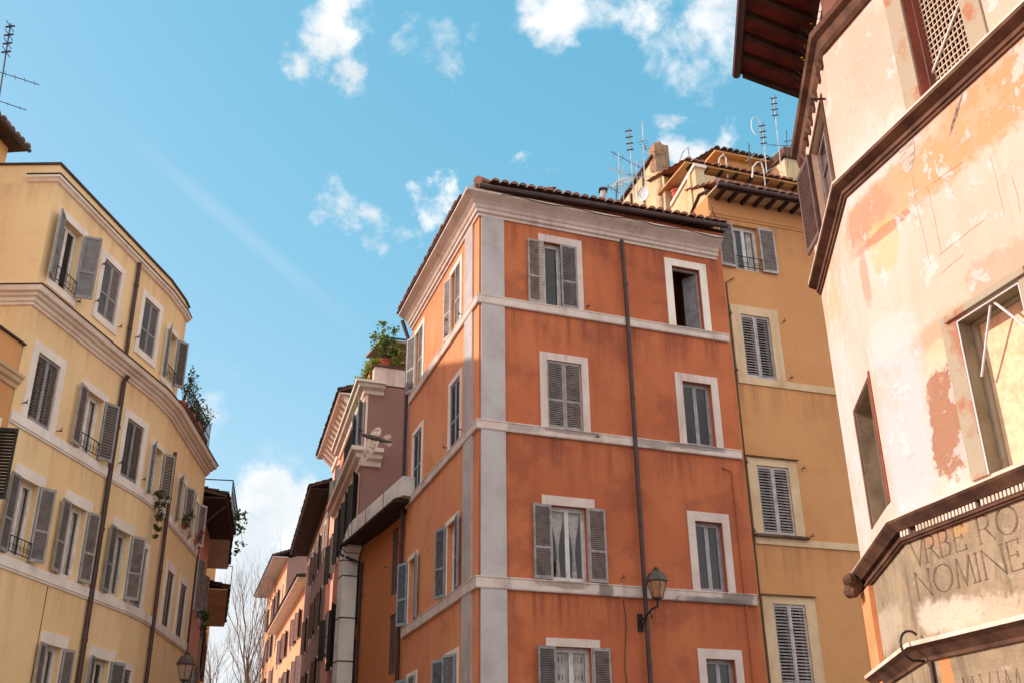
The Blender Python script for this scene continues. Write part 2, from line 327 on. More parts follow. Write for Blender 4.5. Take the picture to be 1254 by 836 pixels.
class Fr:
    "frame of a wall: u along az, v outwards, z up"
    def __init__(s, o, az, right=True):
        s.o = Vector((o[0], o[1], 0)); a = R(az); s.d = Vector((math.sin(a), math.cos(a), 0)); s.n = Vector((s.d.y, -s.d.x, 0)) * (1 if right else -1)
    def P(s, u, v, z): return s.o + s.d * u + s.n * v + Vector((0, 0, z))
    def hit(s, x, y, off=0):
        r = ray(x, y); c = Vector((0, 0, CAM_Z)); return c + r * (((s.o + s.n * off - c).dot(s.n)) / r.dot(s.n))
    def xy(s, u, v=0): p = s.P(u, v, 0); return (p.x, p.y)

def wall_sheet(mb, fr, u0, u1, z0, z1, holes=(), depth=.22):
    us = sorted({u0, u1, *[h[0] for h in holes], *[h[1] for h in holes]}); us = [u for u in us if u0 <= u <= u1]
    zs = sorted({z0, z1, *[h[2] for h in holes], *[h[3] for h in holes]}); zs = [z for z in zs if z0 <= z <= z1]
    for a, b in zip(us, us[1:]):
        for c, d in zip(zs, zs[1:]):
            mu, mz = (a + b) / 2, (c + d) / 2
            if any(h[0] < mu < h[1] and h[2] < mz < h[3] for h in holes): continue
            mb.face(fr.P(a, 0, c), fr.P(b, 0, c), fr.P(b, 0, d), fr.P(a, 0, d))
    for (a, b, c, d) in holes:
        dd = depth
        for q in (((a, c), (b, c)), ((b, c), (b, d)), ((b, d), (a, d)), ((a, d), (a, c))):
            mb.face(fr.P(q[0][0], 0, q[0][1]), fr.P(q[1][0], 0, q[1][1]), fr.P(q[1][0], -dd, q[1][1]), fr.P(q[0][0], -dd, q[0][1]))

def shutter(parent, fr, uh, v, z0, w, h, ang, outer, style, mat, name='shutter'):
    a = R(ang); L = math.cos(a) * fr.d + math.sin(a) * fr.n; Y = (-math.sin(a) * fr.d + math.cos(a) * fr.n) * outer
    o = fr.P(uh, v, z0); mb = MB(); t = .02
    def bx(x0, x1, y0, y1, a0, a1):
        q = lambda x, y, z: o + L * x + Y * y + Vector((0, 0, z))
        mb.hexa([q(x0, y0, a0), q(x1, y0, a0), q(x1, y1, a0), q(x0, y1, a0), q(x0, y0, a1), q(x1, y0, a1), q(x1, y1, a1), q(x0, y1, a1)])
    fw = .055 if w > .3 else .035
    bx(0, fw, -t, t, 0, h); bx(w - fw, w, -t, t, 0, h); bx(fw, w - fw, -t, t, 0, .09); bx(fw, w - fw, -t, t, h - .07, h)
    zones = [(.09, h - .07)]
    if style in ('panel', 'fine'):
        zm = h * .40; bx(fw, w - fw, -t, t, zm, zm + .06); zones = [(.09, zm), (zm + .06, h - .07)]
    nf = len(mb.f)
    if style == 'panel':
        for (a0, a1) in zones: bx(fw, w - fw, -.004, .004, a0, a1)
    else:
        pitch = {'fine': .052, 'louvre': .075, 'wide': .085}[style]; q = lambda x, y, z: o + L * x + Y * y + Vector((0, 0, z))
        dep = {'fine': .017, 'louvre': .024, 'wide': .026}[style]; dz = dep * (1.25 if style == 'fine' else .85)
        for (a0, a1) in zones:
            n = int((a1 - a0) / pitch); p = (a1 - a0) / n
            for i in range(n):
                zc = a0 + (i + .5) * p; x0, x1 = fw - .005, w - fw + .005; th = .006
                mb.hexa([q(x0, dep, zc - dz - th), q(x1, dep, zc - dz - th), q(x1, -dep, zc + dz - th), q(x0, -dep, zc + dz - th),
                         q(x0, dep, zc - dz + th), q(x1, dep, zc - dz + th), q(x1, -dep, zc + dz + th), q(x0, -dep, zc + dz + th)])
    ob = mb.build(name, mat, parent)
    if mat in TWO:
        ob.data.materials.append(TWO[mat])
        for p in ob.data.polygons: p.material_index = 1 if p.index < nf else 0
    return ob

def window(root, fr, u0, u1, z0, z1, trim=.2, top=None, bottom=0, proud=.035, trim_mat=None, shutters=None, style='louvre', sh_mat=None, sh_v=None, sh_over=0.0, sash=True, sash_mat=None, bars=0, curtain=None, sill=0, rail=False, rec=.17, sides=True, glass=True, room=True):
    """window part with its sub-parts. shutters: 'closed' or (left angle, right angle) measured from shut"""
    tm = trim_mat or M['trim_cream']; mb = MB(); top = trim if top is None else top; v0 = .001
    if trim and sides:
        mb.box(fr, u0 - trim, u0, v0, proud, z0 - bottom, z1 + top); mb.box(fr, u1, u1 + trim, v0, proud, z0 - bottom, z1 + top)
    if top:
        a, b = (u0, u1) if sides else (u0 - trim, u1 + trim)
        mb.box(fr, a, b, v0, proud, z1, z1 + top)
    if bottom: mb.box(fr, u0, u1, v0, proud, z0 - bottom, z0)
    if sill: mb.box(fr, u0 - trim - .06, u1 + trim + .06, v0, proud + .08, z0 - bottom - sill, z0 - bottom - .002)
    # wooden frame round the opening
    b = .05; r0, r1 = -rec - .05, -rec + .03
    mf = MB()
    e = .002
    for (a, c, d, f) in ((u0 + e, u0 + b, z0 + e, z1 - e), (u1 - b, u1 - e, z0 + e, z1 - e), (u0 + b, u1 - b, z0 + e, z0 + b), (u0 + b, u1 - b, z1 - b, z1 - e)): mf.box(fr, a, c, r0, r1, d, f)
    w = mb.build('window', tm, root) if mb.f else mf.build('window', sash_mat or M['sash_white'], root)
    if mb.f: mf.build('window_frame', sash_mat or M['sash_white'], w)
    if sash:
        ms = MB(); um = (u0 + u1) / 2; st = .055
        for (a, c) in ((u0 + b, um), (um, u1 - b)):
            a += .002; c -= .002
            for (p, q, d, f) in ((a, a + st, z0 + b, z1 - b), (c - st, c, z0 + b, z1 - b), (a + st, c - st, z0 + b, z0 + b + .07), (a + st, c - st, z1 - b - .06, z1 - b)): ms.box(fr, p, q, r0 + .012, r1 - .012, d, f)
            for k in range(bars):
                zz = z0 + b + (z1 - z0 - 2 * b) * (k + 1) / (bars + 1); ms.box(fr, a + st, c - st, r0 + .02, r1 - .02, zz - .015, zz + .015)
        ms.build('sash', sash_mat or M['sash_white'], w)
        if glass:
            mg = MB()
            for (a, c) in ((u0 + b + st, um - st), (um + st, u1 - b - st)):
                mg.face(fr.P(a, -rec - .012, z0 + b + .07), fr.P(c, -rec - .012, z0 + b + .07), fr.P(c, -rec - .012, z1 - b - .06), fr.P(a, -rec - .012, z1 - b - .06))
            mg.build('pane', M['glass'], w, recalc=False)
        if curtain:
            mc = MB(); um = (u0 + u1) / 2; n = 26; rows = 14
            for (a, c, sgn) in ((u0 + .07, um - .02, 1), (um + .02, u1 - .07, -1)):
                i0 = len(mc.v); zt, zb = z1 - .06, z0 + .08
                for r in range(rows + 1):
                    f = r / rows; z = zt + (zb - zt) * f
                    if curtain == 'tied':
                        k = 1 - .86 * math.sin(math.pi * min(1, f / .66) / 2) ** 1.4 if f < .66 else .14 + .22 * (f - .66) / .34
                        cx = a + (c - a) * (.52 if sgn > 0 else .52)
                    elif curtain == 'half': k = .55; cx = a + (c - a) * (.28 if sgn > 0 else .72)
                    else: k = 1; cx = (a + c) / 2
                    for j in range(n + 1):
                        g = j / n - .5; mc.v.append(tuple(fr.P(cx + (c - a) * k * g, -rec - .11 + .022 * math.sin(j * 1.9 + sgn), z)))
                for r in range(rows):
                    for j in range(n):
                        if curtain == 'lace' and (j % 6 in (2, 3)) and (r % 3 == 1): continue
                        mc.f.append((i0 + r * (n + 1) + j, i0 + r * (n + 1) + j + 1, i0 + (r + 1) * (n + 1) + j + 1, i0 + (r + 1) * (n + 1) + j))
            mc.build('curtain', M['lace'], w, smooth=True, recalc=False)
    if shutters:
        wd = (u1 - u0) / 2 + sh_over; hh = z1 - z0 - .01; sv = sh_v if sh_v is not None else (-.03 if shutters == 'closed' else proud + .03)
        if shutters == 'closed': al, ar = 0, 0
        else: al, ar = shutters
        if shutters != 'closed': al, ar = [x if x is None else (x + random.uniform(-5, 3) if x > 5 else x) for x in (al, ar)]
        elif random.random() < .4: al = random.uniform(1, 3)
        if al is not None: shutter(w, fr, u0 + (.004 if al < 5 else -.004), sv, z0 + .005, wd - .008, hh, al, 1, style, sh_mat or M['grey_shutter'])
        if ar is not None: shutter(w, fr, u1 - (.004 if ar == 0 else -.004), sv, z0 + .005, wd - .008, hh, 180 - ar, -1, style, sh_mat or M['grey_shutter'])
    if rail:
        mr = MB(); zt = z0 + .42; vv = proud + .07
        mr.tube([fr.P(u0, vv, zt), fr.P(u1, vv, zt)], .014, 5); mr.tube([fr.P(u0, vv, z0 + .06), fr.P(u1, vv, z0 + .06)], .012, 5)
        for s_ in (u0, u1): mr.tube([fr.P(s_, vv, zt), fr.P(s_, 0, zt)], .012, 5)
        n = 6
        for i in range(n + 1):
            uu = u0 + (u1 - u0) * i / n; mr.tube([fr.P(uu, vv, z0 + .06), fr.P(uu, vv, zt)], .008, 4)
            if i < n:
                um2 = uu + (u1 - u0) / n / 2
                mr.tube([fr.P(um2 + .05 * math.cos(t * .7), vv, z0 + .2 + .05 * math.sin(t * .7)) for t in range(9)], .006, 4)
        mr.build('railing', M['iron'], w)
    return w

def tile_rows(parent, fr, u0, u1, v_e, z_e, slope, length, mat, period=.27, name='roof_tiles', z_slope=0.0):
    "rows of half-round clay tiles running back and up from an eave"
    mb = MB(); n = int((u1 - u0) / period); p = (u1 - u0) / n; rows = max(1, int(length / .38)); rl = length / rows
    for i in range(n):
        uc = u0 + (i + .5) * p + random.uniform(-.015, .015); zz = z_e + z_slope * (uc - u0)
        for r in range(rows):
            s0, s1 = r * rl - (.04 if r else random.uniform(0, .05)), (r + 1) * rl
            for (a0, r0, h0), (a1, r1, h1) in (((s0, p * .42, .03), (s1, p * .34, .0)),):
                i0 = len(mb.v)
                for (s_, rad, hh) in ((a0, r0, h0), (a1, r1, h1)):
                    for k in range(7):
                        an = math.pi * k / 6
                        mb.v.append(tuple(fr.P(uc + math.cos(an) * rad, v_e - s_, zz + s_ * slope + hh + math.sin(an) * rad * .8)))
                for k in range(6): mb.f.append((i0 + k, i0 + k + 1, i0 + 7 + k + 1, i0 + 7 + k))
                if r == 0: mb.f.append(tuple(i0 + k for k in range(7)))
    mb.face(fr.P(u0, v_e - .03, z_e + .01), fr.P(u1, v_e - .03, z_e + z_slope * (u1 - u0) + .01), fr.P(u1, v_e - length, z_e + z_slope * (u1 - u0) + length * slope), fr.P(u0, v_e - length, z_e + length * slope))
    return mb.build(name, mat, parent, recalc=False)

def downpipe(root, pts, r=.055, clips=()):
    mb = MB(); mb.tube(pts, r, 8)
    for p in clips: mb.lathe(Vector(p) - Vector((0, 0, .03)), [(r + .012, 0), (r + .012, .06)], 8)
    return mb.build('downpipe', M['pipe'], root, smooth=False)

# ------------------------------------------------------------------ the ground
g = MB(); g.face((-400, -200, 0), (400, -200, 0), (400, 900, 0), (-400, 900, 0))
tag(g.build('ground', M['ground'], recalc=False), kind='structure')

# ------------------------------------------------------------------ orange corner house
M['orange'] = stucco('orange_stucco', lin(194, 113, 74), lin(174, 94, 63), lin(124, 68, 54), .26, .85, .45, .25, 3, bands=(17.5, 14.69, 11.01, 6.86, 3.1))
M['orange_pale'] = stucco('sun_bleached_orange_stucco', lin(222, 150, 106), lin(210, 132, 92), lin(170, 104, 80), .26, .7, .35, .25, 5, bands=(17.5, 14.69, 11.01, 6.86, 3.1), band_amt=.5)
OC = (-0.9026, 25.984)
OR = Fr(OC, 69.0, True); OL = Fr(OC, -18.9, False)
H1 = thing('orange_house', 'tall orange stucco corner house with pale stone bands and a white corner pilaster', 'house', (OC[0], OC[1], 0))
rowz = [(14.97, 17.04), (11.28, 13.28), (7.18, 9.14), (3.45, 5.55)]
orL = [(1.98, 3.03, *rowz[0]), (1.98, 3.03, *rowz[1]), (1.98, 3.01, *rowz[2]), (2.0, 2.99, *rowz[3])]
orR = [(6.21, 7.18, 14.93, 17.02), (6.24, 7.2, 11.28, 13.23), (6.27, 7.13, 7.16, 9.08), (6.25, 7.12, 3.4, 5.42)]
olA = [(1.85, 2.9, *rowz[0]), (1.78, 2.85, *rowz[1]), (1.95, 2.95, *rowz[2]), (1.8, 2.8, *rowz[3])]
olB = [(6.4, 7.45, *rowz[0]), (6.25, 7.35, *rowz[1]), (6.5, 7.5, *rowz[2]), (6.2, 7.2, *rowz[3])]
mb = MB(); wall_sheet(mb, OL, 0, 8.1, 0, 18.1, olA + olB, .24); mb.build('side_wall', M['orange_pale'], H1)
mb = MB(); wall_sheet(mb, OR, 0, 8.05, 0, 18.1, orL + orR, .24)
bk = OL.P(8.1, 0, 0) + OR.d * 8.05
a, b = OR.P(8.05, 0, 0), OL.P(8.1, 0, 0)
for p, q in ((a, bk), (bk, b)): mb.face(p, q, q + Vector((0, 0, 18.1)), p + Vector((0, 0, 18.1)))
mb.face(*[Vector((p.x, p.y, 18.1)) for p in (OR.P(0, 0, 0), a, bk, b)])
mb.build('wall', M['orange'], H1)
def BB(fr, x, y, ru, rz, col, a=.8, **k):
    c = fr.hit(x, y); return (lambda s: s.math('MULTIPLY', s.blob(tuple(c), tuple(fr.d), ru, rz, **k), a), col)
M['band_stone'] = stucco('grimy_band_stone', lin(218, 200, 190), lin(200, 178, 168), lin(128, 108, 100), 1.6, .9, .8, .3, 35, [BB(OR, x, y, ru, rz, c, soft=.5, amp=.9, scale=3, off=i * 7) for i, (x, y, ru, rz, c) in enumerate(((872, 736, 1.0, .1, lin(112, 102, 100)), (690, 716, .8, .09, lin(150, 130, 120)), (740, 722, .2, .2, lin(120, 104, 98)), (850, 548, .9, .08, lin(128, 116, 112)), (800, 545, .6, .1, lin(150, 136, 130)), (640, 525, .5, .1, lin(166, 150, 142)), (700, 530, .8, .06, lin(140, 124, 116)), (842, 405, .9, .06, lin(170, 154, 146)), (905, 735, .5, .2, lin(120, 108, 104))))])
# mouldings
line = [OL.xy(8.1), OC, OR.xy(7.85)]
mb = MB(); mb.sweep(line, [(0.001, 17.5), (.05, 17.5), (.06, 17.57), (.12, 17.6), (.135, 17.69), (.17, 17.71), (.22, 17.79), (.32, 17.87), (.45, 17.95), (.53, 18.0), (.54, 18.06), (0.001, 18.102)])
mb.build('cornice', M['trim_pale'], H1)
for z0, z1 in ((14.69, 14.95), (11.01, 11.27), (6.86, 7.16), (3.1, 3.38)):
    mb = MB(); mb.sweep([OL.xy(8.06), OC, OR.xy(7.97)], [(0.001, z0), (.07, z0), (.085, z0 + .03), (.085, z1 - .05), (.1, z1 - .03), (.1, z1), (0.001, z1 + .01)]); mb.build('stone_band', M['band_stone'], H1)
mb = MB()
zz = [0, 3.1, 3.38, 6.86, 7.16, 11.01, 11.27, 14.69, 14.95, 17.5]
for i in range(0, 10, 2): mb.box(OR, .05, .74, .001, .055, zz[i], zz[i + 1] - .002)
mb.build('pilaster', M['trim_cool'], H1)
mb = MB()
for i in range(0, 10, 2): mb.box(OL, .5, 1.3, .001, .055, zz[i], zz[i + 1] - .002)
mb.build('pilaster', M['trim_cool'], H1)
mb = MB(); mb.box(OR, 0.02, 7.95, -.05, .3, 18.105, 18.34); mb.build('blocking_course', M['orange'], H1)
mb = MB(); mb.tube([OR.P(-.2, .56, 18.16), OR.P(7.98, .6, 18.44)], .085, 8)
for u in (.6, 2.2, 3.9, 5.6, 7.2): mb.tube([OR.P(u, .3, 18.26), OR.P(u, .56, 18.14 + .03 * u)], .012, 4)
mb.build('gutter', M['pipe'], H1)
mb = MB(); mb.sweep([OL.xy(8.15), OC], [(.4, 18.09), (.58, 18.07), (.6, 18.12), (.4, 18.16)]); mb.build('eave_edge', M['lead'], H1)
tile_rows(H1, OR, .15, 8.0, .66, 18.33, .36, 3.4, M['tile'], .28, z_slope=.026)
tile_rows(H1, Fr(OL.xy(8.1), 180 - 18.9 , True), 0.1, 7.6, .56, 18.18, .36, 3.2, M['tile'], .28, name='roof_tiles')
mb = MB(); mb.tube([OR.P(-.22, .5, 18.36), OR.P(.35, .1, 18.55), OR.P(1.6, -1.2, 19.1)], .15, 8, .13); mb.tube([OR.P(-.3, .42, 18.22), OR.P(.2, .4, 18.3)], .09, 6); mb.build('ridge_tile', M['tile'], H1)
apex = (OR.P(4, -4, 0)); mb = MB()
eq = [Vector((p.x, p.y, z)) for p, z in ((OR.P(0, .4, 0), 18.2), (OR.P(8.05, .4, 0), 18.4), (bk, 18.3), (OL.P(8.1, .4, 0), 18.15))]
ap = Vector((apex.x, apex.y, 19.8))
for i in range(4): mb.face(eq[i], eq[(i + 1) % 4], ap)
mb.build('roof', M['tile_dark'], H1)
pO = dict(trim_mat=M['trim_pale'], sh_mat=M['pale_shutter'], style='fine')
window(H1, OR, *orL[0], trim=.17, top=.24, shutters=(178, 0), sash_mat=M['sash_white'], sh_v=.02, **{**pO, 'sh_mat': M['brown_shutter']})
window(H1, OR, *orL[1], trim=.21, top=.22, shutters='closed', **{**pO, 'sh_mat': M['brown_shutter']})
window(H1, OR, *orL[2], trim=.24, top=.25, shutters=(177, 2 + 176), curtain='tied', sash_mat=M['sash_white'], **{**pO, 'sh_mat': M['brown_shutter']})
window(H1, OR, *orL[3], trim=.24, top=.2, shutters=(177, 178), curtain='lace', sash_mat=M['sash_white'], **{**pO, 'sh_mat': M['brown_shutter']})
w = window(H1, OR, *orR[0], trim=.24, top=.24, sash=False, sash_mat=M['sash_grey'], trim_mat=M['trim_cream'])
for uu, an in ((6.27, -82), (7.12, 180 + 62)):
    o = shutter(w, OR, uu, -.22, 14.99, .42, 1.96, an, 1, 'panel', M['sash_grey'], 'sash')
window(H1, OR, *orR[1], trim=.23, top=.24, sash_mat=M['sash_grey'], trim_mat=M['trim_pale'])
window(H1, OR, *orR[2], trim=.23, top=.26, sash_mat=M['sash_grey'], trim_mat=M['trim_pale'])
window(H1, OR, *orR[3], trim=.23, top=.25, sash_mat=M['sash_grey'], trim_mat=M['trim_pale'])
pL = dict(trim_mat=M['trim_cream'], sh_mat=M['pale_shutter'], style='fine', sash_mat=M['sash_white'])
window(H1, OL, *olA[0], trim=.16, shutters=(0, 172), sh_v=.03, **pL)
window(H1, OL, *olB[0], trim=.16, shutters=(0, 165), sh_v=.03, **pL)
pL['sh_mat'] = M['blue_shutter']
window(H1, OL, *olA[1], trim=.16, shutters='closed', **pL)
window(H1, OL, *olB[1], trim=.16, shutters='closed', **pL)
window(H1, OL, *olA[2], trim=.14, shutters=(170, 160), **pL)
window(H1, OL, *olB[2], trim=.14, shutters=(172, 158), **pL)
window(H1, OL, *olA[3], trim=.14, shutters=(30, 150), **pL)
window(H1, OL, *olB[3], trim=.14, shutters=(10, 160), **pL)
downpipe(H1, [OR.P(4.53, .14, 0), OR.P(4.53, .14, 15.2), OR.P(4.5, .14, 17.3), OR.P(4.48, .16, 17.5)], .06, [OR.P(4.53, .14, z) for z in (2, 5.2, 8.8, 12.4, 16)])
downpipe(H1, [OL.P(8.2, .12, 0), OL.P(8.2, .12, 17.2), OL.P(8.25, .35, 17.9)], .07, [OL.P(8.2, .12, z) for z in (4, 8, 12, 15)])
mb = MB(); mb.tube([OR.P(7.62, .04, 3), OR.P(7.62, .04, 10.6), OR.P(7.3, .04, 10.7)], .022, 5); mb.build('conduit', M['orange'], H1)
mb = MB(); mb.tube([OR.P(3.95 + .05 * math.sin(i), .02, 6.8 - i * .35) for i in range(9)], .01, 4); mb.build('cable', M['iron'], H1); mb = MB()
mb.tube([OR.P(.5 + i * .5, .545, 18.02 + .03 * math.sin(i * 1.7)) for i in range(16)], .012, 4); mb.build('cable', M['iron'], H1)
def hook(root, fr, u, z):
    mb = MB(); mb.tube([fr.P(u, -.01, z), fr.P(u, .12, z), fr.P(u, .14, z + .08)], .012, 4); mb.box(fr, u - .05, u + .05, .1, .13, z - .01, z + .012); mb.build('shutter_hook', M['iron'], root)
for fr, L_ in ((OL, [(3.12, 15.6), (3.12, 15.1), (1.62, 15.1), (7.65, 15.1), (3.1, 11.5), (1.5, 11.5), (3.2, 7.4)]), (OR, [(3.95, 7.35), (3.3, 15.1), (3.4, 11.15)])):
    for u, z in L_: hook(H1, fr, u, z)
f2 = Fr(at(770, 262, 31.5)[:2], 71)
mb = MB(); zc = at(795, 262, 31.5).z; mb.box(f2, -.1, 1.5, -.3, 0, zc - 2.4, zc + .12); mb.build('roof_parapet', M['orange'], H1)
tile_rows(H1, f2, -.15, 1.55, .1, zc + .12, .3, .5, M['tile'], .2)

# ------------------------------------------------------------------ yellow house beyond it
M['yellow'] = stucco('ochre_yellow_stucco', lin(206, 150, 100), lin(196, 138, 90), lin(150, 104, 74), .3, .8, .34, .2, 11, bands=(19.3, 13.54, 8.66), band_amt=.55, patch=.4)
M['cream_wall'] = stucco('worn_cream_stucco', lin(214, 194, 156), lin(196, 172, 130), lin(116, 98, 78), .5, .7, .7, .4, 23)
M['worn_ochre'] = stucco('worn_ochre_stucco', lin(206, 158, 104), lin(190, 136, 84), lin(140, 104, 70), .9, .8, .6, .4, 31)
YO = (6.523, 29.103); Y = Fr(YO, 71.0, True)
H2 = thing('yellow_house', 'ochre yellow house with closed louvred shutters between the orange corner house and the old palazzo', 'house', (YO[0], YO[1], 0))
yw = [(.65, 1.6, 17.49, 19.13), (.6, 1.63, 13.78, 15.88), (.57, 1.64, 8.95, 10.99), (.6, 1.63, 4.85, 7.01)]
mb = MB(); wall_sheet(mb, Y, -.12, 5.2, 0, 20.05, yw, .22)
for q in (((-.12, 0), (-.12, -8)), ((-.12, -8), (5.2, -8)), ((5.2, -8), (5.2, 0))):
    p0, p1 = Y.P(*q[0], 0), Y.P(*q[1], 0); mb.face(p0, p1, p1 + Vector((0, 0, 20.05)), p0 + Vector((0, 0, 20.05)))
mb.face(Y.P(-.12, 0, 20.05), Y.P(5.2, 0, 20.05), Y.P(5.2, -8, 20.05), Y.P(-.12, -8, 20.05)); mb.build('wall', M['yellow'], H2)
mb = MB(); mb.box(Y, -.15, .15, .001, .05, 0, 19.2); mb.build('corner_strip', M['worn_ochre'], H2)
for (z0, z1) in ((13.54, 13.77), (8.66, 8.86)):
    mb = MB(); mb.box(Y, .28, 5.1, .001, .045, z0, z1); mb.build('stone_band', M['trim_ochre'], H2)
mb = MB(); mb.box(Y, .25, 2.0, .046, .16, 8.86, 8.93); mb.build('sill', M['stone_brown'], H2)
mb = MB(); mb.sweep([Y.xy(-.1), Y.xy(5.2)], [(.001, 19.3), (.03, 19.3), (.04, 19.36), (.08, 19.4), (.09, 19.45), (.001, 19.47)]); mb.build('moulding', M['yellow'], H2)
yk = dict(style='wide', sh_mat=M['pale_shutter'], trim_mat=M['trim_ochre'])
window(H2, Y, *yw[0], trim=0, shutters=(174, 176), sash_mat=M['sash_white'], sh_over=.1, curtain='half', rail=True, **yk)
window(H2, Y, *yw[1], trim=.33, top=.3, shutters='closed', **yk)
window(H2, Y, *yw[2], trim=.3, top=.22, shutters='closed', **yk)
window(H2, Y, *yw[3], trim=.33, top=.2, shutters='closed', **yk)
for (z, mm) in ((11.22, 'stone_brown'), (7.22, 'stone_brown')):
    mb = MB(); mb.box(Y, .24, 1.98, .036, .1, z, z + .035); mb.build('drip_ledge', M[mm], H2)
mb = MB(); mb.box(Y, -.1, 5.3, -.2, .62, 20.06, 20.1); mb.build('eave_board', M['trim_ochre'], H2)
mb = MB(); 
for i in range(12):
    u = .15 + i * .47; mb = MB(); mb.hexa([Y.P(u, .0, 19.93), Y.P(u + .1, .0, 19.93), Y.P(u + .1, .598, 19.97), Y.P(u, .598, 19.97), Y.P(u, .0, 20.058), Y.P(u + .1, .0, 20.058), Y.P(u + .1, .598, 20.058), Y.P(u, .598, 20.058)]); mb.build('rafter', M['wood_dark'], H2)
mb = MB(); mb.box(Y, -.12, 5.3, .622, .66, 19.95, 20.12); mb.build('fascia', M['wood_dark'], H2)
mb = MB(); mb.tube([Y.P(-.15, .74, 20.06), Y.P(5.3, .74, 20.06)], .075, 8); mb.build('gutter', M['pipe'], H2)
tile_rows(H2, Y, -.1, 5.25, .78, 20.14, .46, 2.3, M['tile'], .27)
mb = MB(); mb.tube([Y.P(.2, .06, 0), Y.P(.2, .06, 16.9), Y.P(.5, .06, 17.1)], .022, 5); mb.build('conduit', M['pipe'], H2)
for z in (13.9, 11.0, 8.98, 15.8): hook(H2, Y, 2.12, z); hook(H2, Y, .22, z)
mb = MB(); mb.tube([Y.P(-.05, .1, 19.6), Y.P(-.1, .2, 19.3), Y.P(.2, .15, 18.9), Y.P(.15, .06, 18.3)], .015, 4); mb.build('cable', M['iron'], H2)

# ------------------------------------------------------------------ cream rooftop storey with terrace (behind the orange roof)
S = Fr((6.6127, 28.869), -19.0, False)
H3 = thing('rooftop_storey', 'cream rooftop storey with stepped terrace parapet and chimney above the orange tiled roof', 'rooftop house', S.P(4, 0, 17))
def side_prism(mb, fr, poly, v0, v1):
    k = len(poly); A = [fr.P(u, v0, z) for u, z in poly]; B = [fr.P(u, v1, z) for u, z in poly]
    mb.face(*A); mb.face(*B[::-1])
    for i in range(k): mb.face(A[i], A[(i + 1) % k], B[(i + 1) % k], B[i])
mb = MB()
side_prism(mb, S, [(.27, 17.6), (.27, 20.04), (.55, 20.2), (.62, 20.6), (1.05, 20.9), (1.08, 21.72), (2.8, 21.22), (3.3, 21.0), (3.25, 22.7), (3.95, 23.5), (4.0, 23.95), (7.1, 23.7), (7.1, 17)], 0, -.35)
mb.build('wall', M['cream_wall'], H3)
mb = MB(); side_prism(mb, S, [(3.28, 20.2), (3.3, 22.7), (4.0, 23.6), (7.05, 23.5), (7.05, 20.2)], -.36, -4.8); mb.build('wall', M['worn_ochre'], H3)
mb = MB(); side_prism(mb, S, [(1.0, 21.72), (1.0, 21.84), (2.85, 21.34), (2.85, 21.2)], .06, -.42); mb.build('coping', M['trim_cream'], H3)
mb = MB(); mb.box(Y, -.05, .95, -1.3, -1.1, 20.2, 21.7); mb.build('terrace_parapet', M['trim_ochre'], H3)
mb = MB()
n = 70
for i in range(n):
    u0 = .95 + i * 4.3 / n; mb.box(Y, u0, u0 + .034, -1.61, -1.55, 20.3, 22.03)
mb.box(Y, .95, 5.25, -1.67, -1.611, 20.3, 22.03); mb.build('corrugated_cladding', M['trim_cream'], H3)
mb = MB(); mb.box(Y, -.1, 5.3, -3.4, -1.22, 22.14, 22.2); mb.build('roof_slab', M['worn_ochre'], H3)
mb = MB(); 
for i in range(9): u = .1 + i * .6; mb = MB(); mb.box(Y, u, u + .09, -1.54, -1.21, 22.05, 22.138); mb.build('rafter', M['wood_dark'], H3)
tile_rows(H3, Y, -.15, 5.3, -1.15, 22.22, .33, 3.0, M['tile'], .27)
mb = MB(); side_prism(mb, S, [(3.72, 23.2), (3.72, 24.5), (4.2, 24.55), (4.2, 23.5)], 0.03, -.55)
mb.lathe(S.P(3.95, -.25, 24.5), [(.14, 0), (.17, .1), (.1, .22), (.02, .27)], 8); mb.build('chimney', plain('sooty_chimney_plaster', lin(160, 132, 108), lin(104, 84, 70), 2.4, .9, .1, .3), H3)
mb = MB(); mb.tube([S.P(.3, .04, 20.3), S.P(.9, .05, 20.5), S.P(1.6, .05, 20.1), S.P(2.4, .05, 20.3), S.P(3.0, .05, 19.6)], .045, 5)
mb.tube([S.P(4.9, .05, 21), S.P(4.8, .05, 23.9)], .04, 5); mb.tube([S.P(6.0, .05, 21), S.P(5.9, .05, 23.6)], .05, 5); mb.build('conduit', M['pipe'], H3)
mb = MB(); side_prism(mb, S, [(3.9, 23.98), (7.2, 23.72), (7.2, 23.8), (3.9, 24.08)], .12, -.6); mb.build('verge_tiles', M['tile_dark'], H3)
# gabled house farther back
H4 = thing('gabled_house', 'small gabled tan house top far back between the antennas and the old palazzo', 'house', Y.P(6, -7, 0))
mb = MB(); f4 = Fr(Y.xy(4.9, -7.0), 71)
mb.box(f4, 0.1, 6, -4, 0, 17, 27.2); mb.build('wall', M['worn_ochre'], H4)
mb = MB(); mb.box(f4, -.35, 6.2, -4.3, .35, 27.21, 27.3); mb.build('eave_board', M['worn_ochre'], H4); tile_rows(H4, f4, -.4, 6.2, .45, 27.33, .3, 2.5, M['tile_dark'], .3)
H5 = thing('cream_tower', 'narrow cream rooftop block with a brown stone cap beside the edge of the old palazzo', 'rooftop house', at(978, 228, 38))
q0 = at(967, 240, 38.0); f5 = Fr(q0[:2], 71)
mb = MB(); mb.box(f5, 0, 2.2, -2, 0, 17, at(968, 192, 38).z); mb.build('wall', M['cream_wall'], H5)
mb = MB(); zt = at(968, 192, 38).z; mb.box(f5, -.12, 2.3, -2.1, .12, zt + .01, zt + .12); mb.box(f5, .2, 2.2, -1.8, -.2, zt + .121, zt + .75); mb.build('coping', M['stone_brown'], H5)

